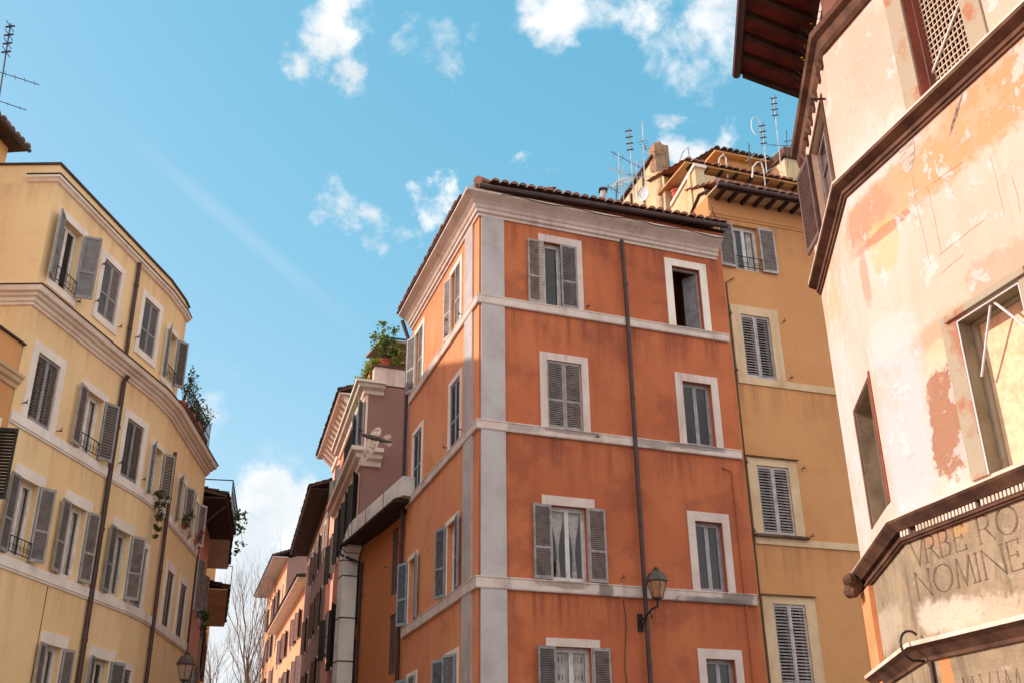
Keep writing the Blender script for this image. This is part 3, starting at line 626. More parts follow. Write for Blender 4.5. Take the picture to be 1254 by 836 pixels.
# ------------------------------------------------------------------ yellow apartment building on the left (three facets, set-back top storey)
M['butter'] = stucco('butter_yellow_stucco', lin(238, 206, 157), lin(230, 194, 143), lin(184, 146, 108), .25, .7, .3, .18, 41, bands=(16.93, 13.33, 10.3, 7.0), band_amt=.4, reach=1.0, patch=.25)
LO = (-11.866, 23.134)
LA = Fr(LO, 8.26, True); LB = Fr(LA.xy(6.61), 2.0, True); LC = Fr(LB.xy(1.42), -4.6, True)
H6 = thing('apartment_building', 'butter yellow curved apartment building with grey shutters and a heavy cornice below its top storey', 'apartment building', (LO[0], LO[1], 0))
A_top = [(.56, 1.52, 14.33, 16.2), (2.77, 3.72, 14.5, 16.2), (5.2, 6.16, 14.52, 16.2)]; B_top = [(.38, 1.16, 14.35, 15.95)]
A_mid = [(.6, 1.6, 10.62, 12.36), (2.93, 3.88, 10.64, 12.3), (5.24, 6.24, 10.62, 12.34)]; B_mid = [(.42, 1.24, 10.6, 12.12)]; C_mid = [(2.2, 3.1, 10.6, 12.06), (4.3, 5.2, 10.56, 12.06)]
A_low = [(.76, 1.62, 7.36, 9.2), (3.03, 3.92, 7.36, 9.2), (5.48, 6.36, 7.36, 9.16)]; B_low = [(.18, 1.06, 7.33, 9.05)]; C_low = [(2.16, 3.06, 7.2, 9.03), (4.16, 5.06, 7.2, 9.03)]
A_bot = [(3.02, 3.78, 4.0, 5.67), (5.32, 6.2, 4.0, 5.67)]; B_bot = [(.2, 1.05, 4.0, 5.6)]
mb = MB()
wall_sheet(mb, LA, 0, 6.61, 0, 13.8, A_mid + A_low + A_bot); wall_sheet(mb, LB, 0, 1.42, 0, 13.8, B_mid + B_low + B_bot); wall_sheet(mb, LC, 0, 6.05, 0, 13.8, C_mid + C_low)
LS = Fr(LO, -90, False)
wall_sheet(mb, LS, 0, 9, 0, 13.8)
pS, pE = LS.P(9, 0, 0), LC.P(6.05, 0, 0); pB2 = Vector((pS.x, pE.y, 0))
for p, q in ((pS, pB2), (pB2, pE)): mb.face(p, q, q + Vector((0, 0, 13.8)), p + Vector((0, 0, 13.8)))
mb.face(*[Vector((p.x, p.y, 13.8)) for p in (LA.P(0, 0, 0), LB.P(0, 0, 0), LC.P(0, 0, 0), pE, pB2, pS)])
mb.build('wall', M['butter'], H6)
mb = MB()
wall_sheet(mb, LA, 0, 6.61, 13.79, 17.5, A_top); wall_sheet(mb, LB, 0, 1.42, 13.79, 17.5, B_top); wall_sheet(mb, LC, 0, .52, 13.79, 17.5); wall_sheet(mb, LS, 0, 9, 13.79, 17.5)
e1 = LC.P(.52, 0, 0); e2 = Vector((pS.x, e1.y, 0))
for p, q in ((e1, e2), (e2, pS)): mb.face(*[Vector((r.x, r.y, z)) for r, z in ((p, 13.79), (q, 13.79), (q, 17.5), (p, 17.5))])
mb.face(*[Vector((p.x, p.y, 17.5)) for p in (LA.P(0, 0, 0), LB.P(0, 0, 0), LC.P(0, 0, 0), e1, e2, pS)])
mb.build('top_storey_wall', M['butter'], H6)
def lline(u_end, side=.75): return [LS.xy(side), LO, LA.xy(6.61), LB.xy(1.42), LC.xy(u_end)]
mb = MB(); mb.sweep(lline(6.1, 9), [(.001, 13.33), (.05, 13.34), (.07, 13.4), (.12, 13.42), (.14, 13.5), (.22, 13.52), (.25, 13.58), (.34, 13.6), (.37, 13.66), (.38, 13.7), (.40, 13.72), (.001, 13.82)]); mb.build('cornice', M['trim_left'], H6)
mb = MB(); mb.sweep(lline(6.12, 9), [(.3, 13.765), (.42, 13.725), (.43, 13.745), (.3, 13.785)]); mb.build('flashing', M['lead'], H6)
mb = MB(); mb.sweep(lline(.56), [(.001, 16.93), (.06, 16.95), (.09, 17.0), (.14, 17.03), (.15, 17.09), (.001, 17.11)]); mb.build('upper_cornice', M['trim_left'], H6)
mb = MB(); mb.sweep(lline(.56), [(.05, 17.115), (.17, 17.1), (.175, 17.125), (.05, 17.14)]); mb.build('flashing', M['lead'], H6)
mb = MB(); mb.sweep(lline(.58, 9), [(-.2, 17.5), (.05, 17.48), (.06, 17.53), (-.2, 17.55)]); mb.build('roof_edge', M['lead'], H6)
for z0, z1 in ((10.36, 10.6), (7.08, 7.32)):
    mb = MB(); mb.sweep([LO, LA.xy(6.61), LB.xy(1.42), LC.xy(5.95)], [(.001, z0 - .06), (.03, z0 - .06), (.035, z0), (.055, z0), (.055, z1), (.001, z1 + .01)]); mb.build('stone_band', M['trim_cream'], H6)
kk = dict(trim_mat=M['trim_cream'], sash_mat=M['sash_white'], sh_mat=M['grey_shutter'])
window(H6, LA, *A_top[0], trim=.2, bottom=.2, style='panel', shutters=(158, 122), rail=True, **kk)
M['dark_panel'] = plain('dark_taupe_panel_paint', lin(96, 88, 86), lin(80, 72, 70), 4, .6, .3, .1); TWO[M['dark_panel']] = TWO[M['grey_shutter']]
for h in A_top[1:]: window(H6, LA, *h, trim=.2, bottom=.2, style='panel', shutters='closed', **{**kk, 'sh_mat': M['dark_panel']})
window(H6, LB, *B_top[0], trim=.16, bottom=.16, style='louvre', shutters=(152, 146), rail=True, **kk)
window(H6, LA, *A_mid[0], trim=.24, style='louvre', shutters='closed', **{**kk, 'sh_mat': M['brown_shutter']})
window(H6, LA, *A_mid[1], trim=.2, top=.2, style='louvre', shutters=(172, 158), rail=True, curtain='half', **kk)
window(H6, LA, *A_mid[2], trim=.22, style='louvre', shutters='closed', **{**kk, 'sh_mat': M['brown_shutter']})
window(H6, LB, *B_mid[0], trim=.16, style='louvre', shutters=(155, 146), **kk)
window(H6, LC, *C_mid[0], trim=.18, style='louvre', shutters=(156, 150), **{**kk, 'sh_mat': M['pale_shutter']})
window(H6, LC, *C_mid[1], trim=.18, style='louvre', shutters=(156, 150), **{**kk, 'sh_mat': M['pale_shutter']})
window(H6, LA, *A_low[0], trim=.22, top=.28, style='fine', shutters=(170, 156), rail=True, curtain='half', **kk)
window(H6, LA, *A_low[1], trim=.22, top=.28, style='fine', shutters=(174, 164), curtain='half', **kk)
window(H6, LA, *A_low[2], trim=.2, top=.28, style='fine', shutters=(170, 150), curtain='half', **kk)
window(H6, LB, *B_low[0], trim=.18, style='louvre', shutters='closed', **kk)
window(H6, LC, *C_low[0], trim=.26, style='louvre', shutters='closed', **kk)
window(H6, LC, *C_low[1], trim=.26, style='louvre', shutters='closed', **kk)
window(H6, LA, *A_bot[0], trim=.22, top=.28, style='fine', shutters=(170, 160), curtain='half', **kk)
window(H6, LA, *A_bot[1], trim=.22, top=.28, style='fine', shutters=(164, 150), **kk)
window(H6, LB, *B_bot[0], trim=.18, style='louvre', shutters='closed', **kk)
downpipe(H6, [LA.P(4.64, .1, 0), LA.P(4.6, .1, 13.2), LA.P(4.6, .2, 13.36)], .07, [LA.P(4.63, .1, z) for z in (3, 6, 8.9, 11.8)])
downpipe(H6, [LA.P(4.5, .09, 13.8), LA.P(4.47, .09, 16.95)], .06, [LA.P(4.48, .09, z) for z in (14.8, 16.2)])
downpipe(H6, [LC.P(.95, .1, 0), LC.P(.87, .1, 12.5)], .06, [LC.P(.9, .1, z) for z in (3, 6.4, 8.7, 11)])
for u, z in ((.35, 10.9), (1.95, 10.75), (2.6, 14.75), (2.6, 15.9), (3.95, 14.6), (4.98, 14.75), (.38, 14.5), (1.75, 14.3), (5.05, 10.9), (6.5, 10.85)): hook(H6, LA, u, z)
mb = MB(); mb.tube([LA.P(2.7, .012, 4.5), LA.P(2.72, .012, 7.0)], .008, 4); mb.build('cable', M['pipe'], H6)
# lower neighbour at the left edge of the frame
M['tan'] = stucco('tan_orange_stucco', lin(208, 152, 100), lin(196, 136, 88), lin(160, 110, 76), .3, .6, .25, .2, 47)
H7 = thing('low_house', 'low tan orange house with a dark green shutter at the left edge of the photo', 'house', LA.P(-2, 0, 0))
NB = Fr(LA.xy(0), 8.26, True)
nbw = [(-1.5, -.5, 8.3, 9.98)]
mb = MB(); wall_sheet(mb, NB, -9, -.06, 0, 12.25, nbw)
for q in (((-.06, 0), (-.06, -7)), ((-.06, -7), (-9, -7)), ((-9, -7), (-9, 0))):
    p0, p1 = NB.P(*q[0], 0), NB.P(*q[1], 0); mb.face(p0, p1, p1 + Vector((0, 0, 12.25)), p0 + Vector((0, 0, 12.25)))
mb.face(NB.P(-9, 0, 12.25), NB.P(-.06, 0, 12.25), NB.P(-.06, -7, 12.25), NB.P(-9, -7, 12.25)); mb.build('wall', M['tan'], H7)
mb = MB(); mb.sweep([NB.xy(-9), NB.xy(-.03)], [(.001, 11.1), (.05, 11.12), (.08, 11.2), (.15, 11.24), (.18, 11.33), (.22, 11.35), (.24, 11.42), (.001, 11.46)]); mb.build('cornice', M['trim_ochre'], H7)
mb = MB(); mb.box(NB, -9, 0.02, -.3, .06, 12.255, 12.3); mb.build('roof_edge', M['lead'], H7)
window(H7, NB, *nbw[0], trim=.2, top=.28, style='louvre', shutters=(150, 108), sh_mat=M['dark_shutter'], trim_mat=M['trim_cream'])
# roof house above the left building and the tall house behind it whose roof shades the street
M['roof_ochre'] = stucco('sunny_ochre_stucco', lin(220, 172, 112), lin(200, 146, 90), lin(160, 116, 78), .5, .7, .3, .2, 53)
tip = at(33, 187, 27.5)
H8 = thing('attic_house', 'small ochre attic house with a tiled eave above the left corner of the yellow building', 'rooftop house', (tip.x - 3, tip.y - 3, 17.5))
f8 = Fr((tip.x, tip.y), 5.0, True)
mb = MB(); mb.box(f8, -4, -.22, -7, -.42, 12.3, tip.z + .02); mb.build('wall', M['roof_ochre'], H8)
mb = MB(); mb.box(f8, -4.2, 0, -7.2, 0, tip.z + .03, tip.z + .09); mb.build('eave_board', M['wood_dark'], H8)
mb = MB(); mb.tube([f8.P(-4.2, .06, tip.z + .05), f8.P(.02, .06, tip.z + .05)], .06, 6); mb.build('gutter', M['pipe'], H8)
tile_rows(H8, f8, -4.2, 0, .06, tip.z + .12, .35, 3.3, M['tile'], .24)
H9 = thing('rear_house', 'tall ochre house with a hipped roof standing behind the left buildings', 'house', (-24, 36, 0))
mb = MB(); fz = Fr((-19, 25), 0, True); mb.box(fz, 0, 24, -10, 0, 0, 22.4); mb.build('wall', M['roof_ochre'], H9)
mb = MB(); r0, r1 = Vector((-24, 30.9, 26.7)), Vector((-24, 43, 26.7)); b4 = [Vector((-18.6, 24.4, 22.41)), Vector((-18.6, 49.6, 22.41)), Vector((-29.4, 49.6, 22.41)), Vector((-29.4, 24.4, 22.41))]
mb.face(b4[0], b4[1], r1, r0); mb.face(b4[1], b4[2], r1); mb.face(b4[2], b4[3], r0, r1); mb.face(b4[3], b4[0], r0); mb.face(*b4); mb.build('roof', M['tile'], H9)

H9b = thing('rear_house', 'long ochre house with a plain tiled roof added out of sight behind the left street end as a shade caster', 'house', (-26, 67, 0))  # unseen house, added so that its shadow falls on the brown house
mb = MB(); fz = Fr((-22, 57), 0, True); mb.box(fz, 0, 20, -10, 0, 0, 22.4); mb.build('wall', M['roof_ochre'], H9b)
mb = MB(); b4 = [Vector((-21.6, 56.5, 22.41)), Vector((-21.6, 77.5, 22.41)), Vector((-32.4, 77.5, 22.41)), Vector((-32.4, 56.5, 22.41))]; r0, r1 = Vector((-27, 59, 24.2)), Vector((-27, 75, 24.2))
mb.face(b4[0], b4[1], r1, r0); mb.face(b4[1], b4[2], r1); mb.face(b4[2], b4[3], r0, r1); mb.face(b4[3], b4[0], r0); mb.face(*b4); mb.build('roof', M['tile'], H9b)

# ------------------------------------------------------------------ old palazzo on the right
CW = (4.607, 12.230)
RF = Fr(CW, 162.8, True); RL = Fr(CW, 8.1, False)
def B(fr, x, y, ru, rz, col, **k):
    c = fr.hit(x, y); d = fr.d
    a = k.pop('a', .6)
    return (lambda s: s.math('MULTIPLY', s.blob(tuple(c), tuple(d), ru, rz, **k), a), col)
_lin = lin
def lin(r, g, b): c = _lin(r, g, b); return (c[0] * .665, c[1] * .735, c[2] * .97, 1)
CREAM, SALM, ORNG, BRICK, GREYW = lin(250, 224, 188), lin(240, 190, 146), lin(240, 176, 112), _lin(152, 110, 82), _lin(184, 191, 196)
def streak(s):
    return s.math('MULTIPLY', s.rng(s.noise(1.0, 8, .7, (2.2, 2.2, .25), 77), .52, .74), .5)
stains = [
    B(RF, 1060, 195, .75, .8, lin(250, 226, 196), soft=.4), B(RF, 1000, 60, 1.1, 2.0, lin(242, 196, 154), soft=.5, amp=.5, off=3),
    B(RF, 1075, 70, .5, .8, lin(242, 188, 148), soft=.6, off=8), B(RF, 1230, 30, .8, .5, lin(240, 186, 140), off=5),
    B(RF, 1215, 130, 1.3, .42, lin(244, 166, 98), soft=.5, off=1, a=.85), B(RF, 1100, 235, 1.3, .36, ORNG, soft=.4, amp=.8, off=2, a=.8), B(RF, 1060, 268, .6, .28, lin(206, 142, 106), soft=.5, amp=1.1, off=6, a=.5),
    B(RF, 1082, 300, .28, .36, lin(250, 206, 128), soft=.25, amp=.6), B(RF, 1085, 282, .62, .07, lin(190, 116, 84), soft=.5, amp=.8, off=12),
    B(RL, 1010, 330, .8, 1.6, lin(242, 186, 128), soft=.5, amp=.8, off=14), B(RL, 1022, 400, .5, 1.6, lin(250, 208, 150), soft=.6, amp=.8, off=15),
    B(RF, 1060, 345, .09, .4, lin(224, 150, 108), soft=.4, amp=.6, off=4), B(RF, 1180, 390, .8, .17, lin(240, 176, 128), soft=.5, amp=1.0, off=19, lean=.2), B(RF, 1150, 410, .4, .2, lin(242, 182, 132), soft=.5, amp=1, off=21), B(RF, 1230, 330, .5, .25, lin(238, 168, 122), soft=.5, amp=1, off=23),
    B(RF, 1106, 530, .5, 1.25, GREYW, soft=.5, amp=.6, off=30, a=.9), B(RF, 1090, 410, .5, .3, _lin(196, 198, 196), soft=.5, amp=.9, off=33), B(RL, 1035, 540, 1.3, 1.7, _lin(197, 196, 193), soft=.5, amp=.6, off=39, a=.9),
    B(RF, 1150, 440, .22, .22, lin(246, 222, 164), soft=.25, amp=.5, off=34),
    B(RF, 1159, 516, .3, .62, BRICK, soft=.14, amp=.5, scale=4, off=36, lean=-.1, a=.92),
    (lambda s: s.math('MULTIPLY', s.rng(s.noise(1.1, 9, .7, off=101), .55, .6), .45), lin(244, 200, 156)),
    (lambda s: s.math('MULTIPLY', s.rng(s.noise(2.1, 9, .72, off=131), .56, .59), .6), lin(252, 236, 210)),
    (lambda s: s.math('MULTIPLY', s.rng(s.noise(3.4, 9, .75, off=171), .63, .66), .4), lin(226, 172, 132)),
    (lambda s: streak(s), lin(240, 190, 146)),
    (lambda s: s.math('MULTIPLY', s.rng(s.noise(9, 8, .78, off=191), .64, .68), .7), lin(206, 160, 124)),
    (lambda s: s.math('MULTIPLY', s.rng(s.noise(13, 8, .78, off=211), .66, .70), .8), lin(255, 246, 228)),
]
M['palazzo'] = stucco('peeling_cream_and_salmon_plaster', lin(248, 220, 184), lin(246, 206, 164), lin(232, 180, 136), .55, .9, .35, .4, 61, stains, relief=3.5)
M_end = None
def stone_mat():
    s = NT('weathered_inscribed_stone')
    c = s.mix(s.rng(s.noise(1.6, 8, .68), .35, .65), _lin(166, 151, 126), _lin(138, 124, 103))
    c = s.mix(s.math('MULTIPLY', s.rng(s.noise(1.5, 8, .75, (2.6, 2.6, .5), 5), .5, .68), .6), c, _lin(96, 85, 70))
    c = s.mix(s.math('MULTIPLY', s.rng(s.noise(3.2, 8, .75, off=8), .56, .7), .75), c, _lin(190, 182, 164))
    for m_, colr in (B(RF, 1160, 750, .45, .16, _lin(206, 198, 182), soft=.5, amp=1.1, off=3, a=.75), B(RF, 1200, 755, .7, .2, _lin(204, 192, 170), soft=.4, amp=1.2, off=9), B(RF, 1145, 640, .28, .22, _lin(176, 136, 108), soft=.4, amp=.7, off=11), B(RF, 1160, 830, .1, .3, _lin(210, 140, 92), soft=.1, amp=.3, a=.9),
                     B(RF, 1175, 640, .12, .14, _lin(190, 152, 100), soft=.3, amp=.5), B(RL, 1085, 770, 1.0, .25, _lin(196, 186, 166), soft=.5, amp=.8, off=17), B(RL, 1060, 820, .35, 1.0, _lin(200, 134, 96), soft=.1, amp=.2, off=2)): c = s.mix(m_(s), c, colr)
    f = s.noise(34, 5, .75); c = s.mix(s.math('MULTIPLY', s.rng(f, .56, .66), .55), c, _lin(84, 72, 58))
    s.bump(s.math('ADD', s.math('MULTIPLY', f, .6), s.noise(7, 7, .7)), .55, .03)
    return s.done(c, .92, .15)
M['inscription_stone'] = stone_mat(); lin = _lin
H10 = thing('old_palazzo', 'old palazzo with peeling cream and salmon plaster over a carved stone inscription band', 'palazzo', (CW[0], CW[1], 0))
RE = 2.95
rfw = [(1.74, 2.65, 9.62, 11.6), (1.55, 2.55, 4.91, 6.72)]; rlw = [(.6, 1.7, 5.17, 6.82), (.6, 2.0, 9.9, 11.4)]
mb = MB(); wall_sheet(mb, RF, 0, 7, 4.6, 11.9, rfw, .27); wall_sheet(mb, RL, 0, RE, 4.6, 11.9, rlw, .3)
pe = RL.P(RE, 0, 0); po = Vector((pe.x + 9, pe.y - 1.5, 0)); pn = RF.P(7, 0, 0); pm = Vector((pn.x + 9, pn.y, 0))
for p, q in ((pe, po), (po, pm), (pm, pn)): mb.face(*[Vector((r.x, r.y, z)) for r, z in ((p, 0), (q, 0), (q, 11.9), (p, 11.9))])
mb.face(*[Vector((p.x, p.y, 11.9)) for p in (RF.P(0, 0, 0), pe, po, pm, pn)]); mb.build('wall', M['palazzo'], H10)
mb = MB(); wall_sheet(mb, RL, 0, RE, 0, 4.6); mb.build('stone_base', M['inscription_stone'], H10)
mb = MB(); mb.box(RF, 0, 7, -.3, 0, 0, 4.599); STONE = mb.build('inscription_band', M['inscription_stone'], H10)
CUT = MB()
u2 = Fr(RL.xy(0, -.35), 8.1, False); u3 = Fr(RF.xy(0, -.35), 162.8, True)
mb = MB(); wall_sheet(mb, u2, -.4, RE - .05, 11.9, 14.5); wall_sheet(mb, u3, -.3, 7, 11.9, 14.5); p0, p1 = u2.P(RE - .05, 0, 0), u2.P(RE - .05, -6, 0); mb.face(*[Vector((r.x, r.y, z)) for r, z in ((p0, 11.9), (p1, 11.9), (p1, 14.5), (p0, 14.5))]); mb.build('upper_wall', M['palazzo'], H10)
rline = [RL.xy(RE + .02), CW, RF.xy(7)]
def shelf(prof, lip, nm):
    mb = MB(); mb.sweep(rline, prof); mb.build(nm, M['stone_brown'], H10)
    mb = MB(); mb.sweep(rline, lip); mb.build('ledge', M['stone_lip'], H10)
shelf([(.001, 9.31), (.03, 9.31), (.035, 9.35), (.06, 9.355), (.065, 9.41), (.085, 9.42), (.175, 9.47), (.175, 9.515), (.001, 9.516)], [(.001, 9.518), (.178, 9.518), (.178, 9.545), (.001, 9.56)], 'cornice')
shelf([(.001, 4.535), (.035, 4.535), (.04, 4.56), (.06, 4.562), (.062, 4.59), (.03, 4.592), (.03, 4.67), (.085, 4.672), (.1, 4.69), (.175, 4.765), (.185, 4.79), (.001, 4.791)], [(.001, 4.793), (.187, 4.793), (.187, 4.805), (.001, 4.82)], 'dentil_cornice')
shelf([(.001, 3.19), (.03, 3.19), (.04, 3.23), (.12, 3.31), (.18, 3.35), (.001, 3.351)], [(.001, 3.353), (.185, 3.353), (.185, 3.40), (.001, 3.42)], 'string_course')
for k in range(64):
    uu = .03 + k * .058
    if k in (3, 4, 23, 41, 42): continue
    mb = MB(); mb.box(RF, uu, uu + .032, .031, .075, 4.6, 4.668); mb.build('dentil', M['stone_lip'], H10)
mb = MB(); mb.sweep([u2.xy(RE + .05), u2.xy(0.0), u3.xy(7)][:2] + [u3.xy(7)], [(.001, 11.75), (.36, 11.75), (.40, 11.8), (.42, 11.95), (.5, 12.0), (.52, 12.08), (.001, 12.1)]); mb.build('upper_cornice', M['stone_brown'], H10)
for k in range(9):
    uu = .1 + k * .33 + random.uniform(-.07, .07); mb = MB(); mb.hexa([RL.P(uu, .001, 11.6), RL.P(uu + .1, .001, 11.6), RL.P(uu + .1, .03, 11.62), RL.P(uu, .03, 11.62), RL.P(uu, .001, 11.74), RL.P(uu + .1, .001, 11.74), RL.P(uu + .1, .08, 11.74), RL.P(uu, .08, 11.74)]); mb.build('corbel', M['sill_stone'] if 'sill_stone' in M else M['stone_brown'], H10)
# eave of the roof
mb = MB()
for i in range(12): mb.face(*[RL.P(u, v, 13.55) for u, v in ((RE + .35 - .45 * 0 - i * .5, -.2), (RE + .35 - i * .5 - .46, -.2), (RE - .42 - i * .5 - .46 + .06, .86), (RE - .42 - i * .5, .86))])
mb.build('eave_tiles', M['wood_red'], H10)
for i in range(12):
    mb = MB(); a = [(RE + .33 - i * .5, -.2), (RE + .33 - i * .5 - .1, -.2), (RE - .44 - i * .5 - .1, .86), (RE - .44 - i * .5, .86)]
    mb.hexa([RL.P(u, v, 13.44) for u, v in a] + [RL.P(u, v, 13.548) for u, v in a]); mb.build('rafter', M['wood_dark'], H10)
mb = MB(); a = [(RE + .42, -.3), (-3.4, -.3), (-3.4, .95), (RE - .45, .95)]; mb.hexa([RL.P(u, v, 13.56) for u, v in a] + [RL.P(u, v, 13.63) for u, v in a]); mb.build('roof_slab', M['tile_dark'], H10)
mb = MB(); mb.tube([RL.P(-3.4, .96, 13.52), RL.P(RE - .43, .96, 13.52)], .075, 8); mb.build('gutter', M['pipe'], H10)
# windows of the palazzo
M['sill_stone'] = plain('grey_green_lichen_stone', lin(164, 156, 136), lin(164, 116, 90), 2.2, .9, .15, .4, lo=.5, hi=.64)
M['reveal_red'] = plain('red_brown_reveal_plaster', lin(150, 84, 66), lin(120, 72, 58), 3, .9, .15, .2)
w = window(H10, RF, *rfw[0], trim=.29, top=.25, sides=True, trim_mat=M['sill_stone'], sash=False, sash_mat=M['reveal_red'], rec=.2, proud=.03)
mb = MB(); u0, u1, z0, z1 = rfw[0]
n = 13
for i in range(1, n): uu = u0 + (u1 - u0) * i / n; mb.tube([RF.P(uu, -.22, z0), RF.P(uu + .0, -.22, z1)], .011, 4)
for i in range(1, 22): z = z0 + (z1 - z0) * i / 22; mb.tube([RF.P(u0, -.215, z - .0), RF.P(u1, -.215, z + .0)], .011, 4)
mb.build('grille', M['grille'], w)
mb = MB(); mb.tube([RF.P(u0 + .02, -.19, z0 + .45), RF.P(u1 - .02, -.19, z0 + 1.15)], .016, 5); mb.build('brace', M['trim_cream'], w)
w = window(H10, RF, *rfw[1], trim=.25, top=.12, trim_mat=M['sill_stone'], sash=False, sash_mat=M['sill_stone'], rec=.2, proud=.03)
u0, u1, z0, z1 = rfw[1]
mb = MB(); mb.box(RF, u0 + .055, u1 - .055, -.245, -.235, z0 + .055, z1 - .055); mb.build('board', M['board'], w)
mb = MB(); mb.box(RF, u0 - .14, u1 + .14, .031, .07, z1 + .02, z1 + .1); mb.build('lintel_ledge', M['sill_stone'], w)
mb = MB(); t = .011
for p, q in (((u0 + .01, z0), (u0 + .01, z1 - .02)), ((u0 + .01, z1 - .02), (u1 - .01, z1 - .02)), ((u1 - .01, z1 - .02), (u1 - .01, z0))): mb.tube([RF.P(p[0], .02, p[1]), RF.P(q[0], .02, q[1])], t, 5)
mb.build('steel_frame', M['steel'], w)
for a, b in (((2.06, 6.68), (1.63, 6.02)), ((2.12, 6.68), (2.52, 6.1))):
    mb = MB(); mb.tube([RF.P(a[0], -.02, a[1]), RF.P(b[0], -.1, b[1])], .015, 5); mb.build('brace', M['steel'], w)
w = window(H10, RL, *rlw[0], trim=.12, top=.06, trim_mat=M['stone_brown'], sash=False, sash_mat=M['brown_shutter'], rec=.24, proud=.012)
mb = MB(); u0, u1, z0, z1 = rlw[0]; mb.box(RL, u0 + .06, u1 - .06, -.28, -.27, z0 + .06, z1 - .06); mb.build('board', plain('dusty_khaki_board', lin(140, 126, 102), lin(112, 98, 80), 2, .9, .1), w)
mb = MB(); mb.box(RL, u0 - .2, u0 - .125, .001, .016, z0, z1 + .1); mb.build('brick_edge', M['reveal_red'], w)
mb = MB(); mb.tube([RL.P(u0 + .1, -.1, z0 + .2), RL.P(u0 + .5, -.2, z1 - .3)], .02, 5); mb.build('brace', M['brown_shutter'], w)
window(H10, RL, *rlw[1], trim=.1, top=.06, trim_mat=M['stone_brown'], shutters=(None, 176), style='louvre', sh_mat=M['maroon_shutter'], sash_mat=M['brown_shutter'], rec=.12, proud=.02, bars=2)
M['lining'] = plain('khaki_stone_lining', lin(150, 138, 114), lin(118, 104, 86), 2, .9, .15, .3)
for (fr, h, dp, par) in ((RF, rfw[1], .235, 'w'), (RL, rlw[0], .265, 'w'), (RF, rfw[0], .14, 'w')):
    u0, u1, z0, z1 = h; mm = M['reveal_red'] if h is rfw[0] else M['lining']
    for q in ((u0 + .001, u0 + .012, z0, z1), (u1 - .012, u1 - .001, z0, z1), (u0 + .012, u1 - .012, z1 - .012, z1 - .001)):
        mb = MB(); mb.box(fr, q[0], q[1], -dp, -.002, q[2], q[3]); mb.build('window_lining', mm, H10)
# brick scar, cracks, pipe, hook and carved bracket
mb = MB(); c = RF.hit(1111, 187)
pts = [c + RF.d * (.15 * math.cos(t) * (1 + .1 * math.sin(3 * t)) + .03 * math.sin(t)) + Vector((0, 0, .27 * math.sin(t))) + RF.n * .004 for t in [i * .35 for i in range(18)]]
mb.face(*pts); mb.build('brick_scar', plain('bare_grey_brick', lin(196, 188, 176), lin(128, 116, 104), 5, .9, .1, .5, stretch=(1, 1, 9)), H10)
mb = MB(); c0, c1_ = RF.hit(1178, 116), RF.hit(1163, 166)
L_, R_ = [], []
for i in range(12):
    f = i / 11; p = c0.lerp(c1_, f) + RF.n * .004 + RF.d * random.uniform(-.012, .012); wdt = .035 * math.sin(math.pi * f) + .004; L_.append(p - RF.d * wdt); R_.append(p + RF.d * wdt)
mb.face(*(L_ + R_[::-1])); mb.build('crack', plain('bare_rubble', lin(150, 138, 124), lin(70, 62, 56), 14, .9, .1, .5), H10)
def crackline(pts, r=.0022):
    mb = MB(); q = [RF.hit(*p) + RF.n * .001 for p in pts]; o = []
    for a, b in zip(q, q[1:]):
        for i in range(6): o.append(a.lerp(b, i / 6) + RF.d * random.uniform(-.012, .012) + Vector((0, 0, random.uniform(-.008, .008))))
    o.append(q[-1]); mb.tube(o, r, 3); mb.build('crack', M['stone_brown'], H10)
for pts in ([(1118, 215), (1122, 245), (1140, 325)], [(1136, 230), (1153, 312)], [(1150, 312), (1205, 270)], [(1152, 335), (1180, 312)], [(1213, 190), (1230, 260)], [(1240, 215), (1250, 260)], [(1142, 225), (1180, 198)]): crackline(pts)
mb = MB(); mb.tube([RF.P(.12, .03, 0), RF.P(.12, .03, 3.18)], .025, 5); mb.build('conduit', M['pipe'], H10)
mb = MB(); mb.tube([RF.P(.02, .02, 3.2)] + [RF.P(.02 - .005 * i, .13 + .16 * math.cos(t), 3.36 + .17 * math.sin(t)) for i, t in enumerate([-1.3 + .32 * k for k in range(12)])], .015, 6); mb.build('iron_hook', M['iron'], H10)
mb = MB(); mb.tube([RL.P(.3, -.01, 11.2), RL.P(.3, .22, 11.22)], .018, 5); mb.build('iron_pin', M['iron'], H10)
mb = MB(); mb.box(RL, RE - .6, RE + .04, .002, .07, 0, 4.52); mb.build('pilaster', stucco('orange_pilaster_plaster', lin(232, 160, 112), lin(214, 136, 92), lin(180, 110, 80), .8, .8, .3, .3, 71), H10)
mb = MB(); cc = RL.P(RE - .15, .1, 4.62)
for (du, dv, dz, r) in ((0, .05, 0, .13), (.1, .1, .05, .1), (-.1, .12, .06, .09), (.06, .14, -.08, .09), (.16, .06, -.02, .08), (0, .16, .08, .07), (-.08, .1, -.12, .07)):
    mb.lathe(cc + RL.d * du + RL.n * dv + Vector((0, 0, dz - r)), [(r * .3, 0), (r * .8, r * .4), (r, r), (r * .8, r * 1.6), (r * .3, r * 2)], 7)
mb.build('carved_bracket', M['stone_brown'], H10)
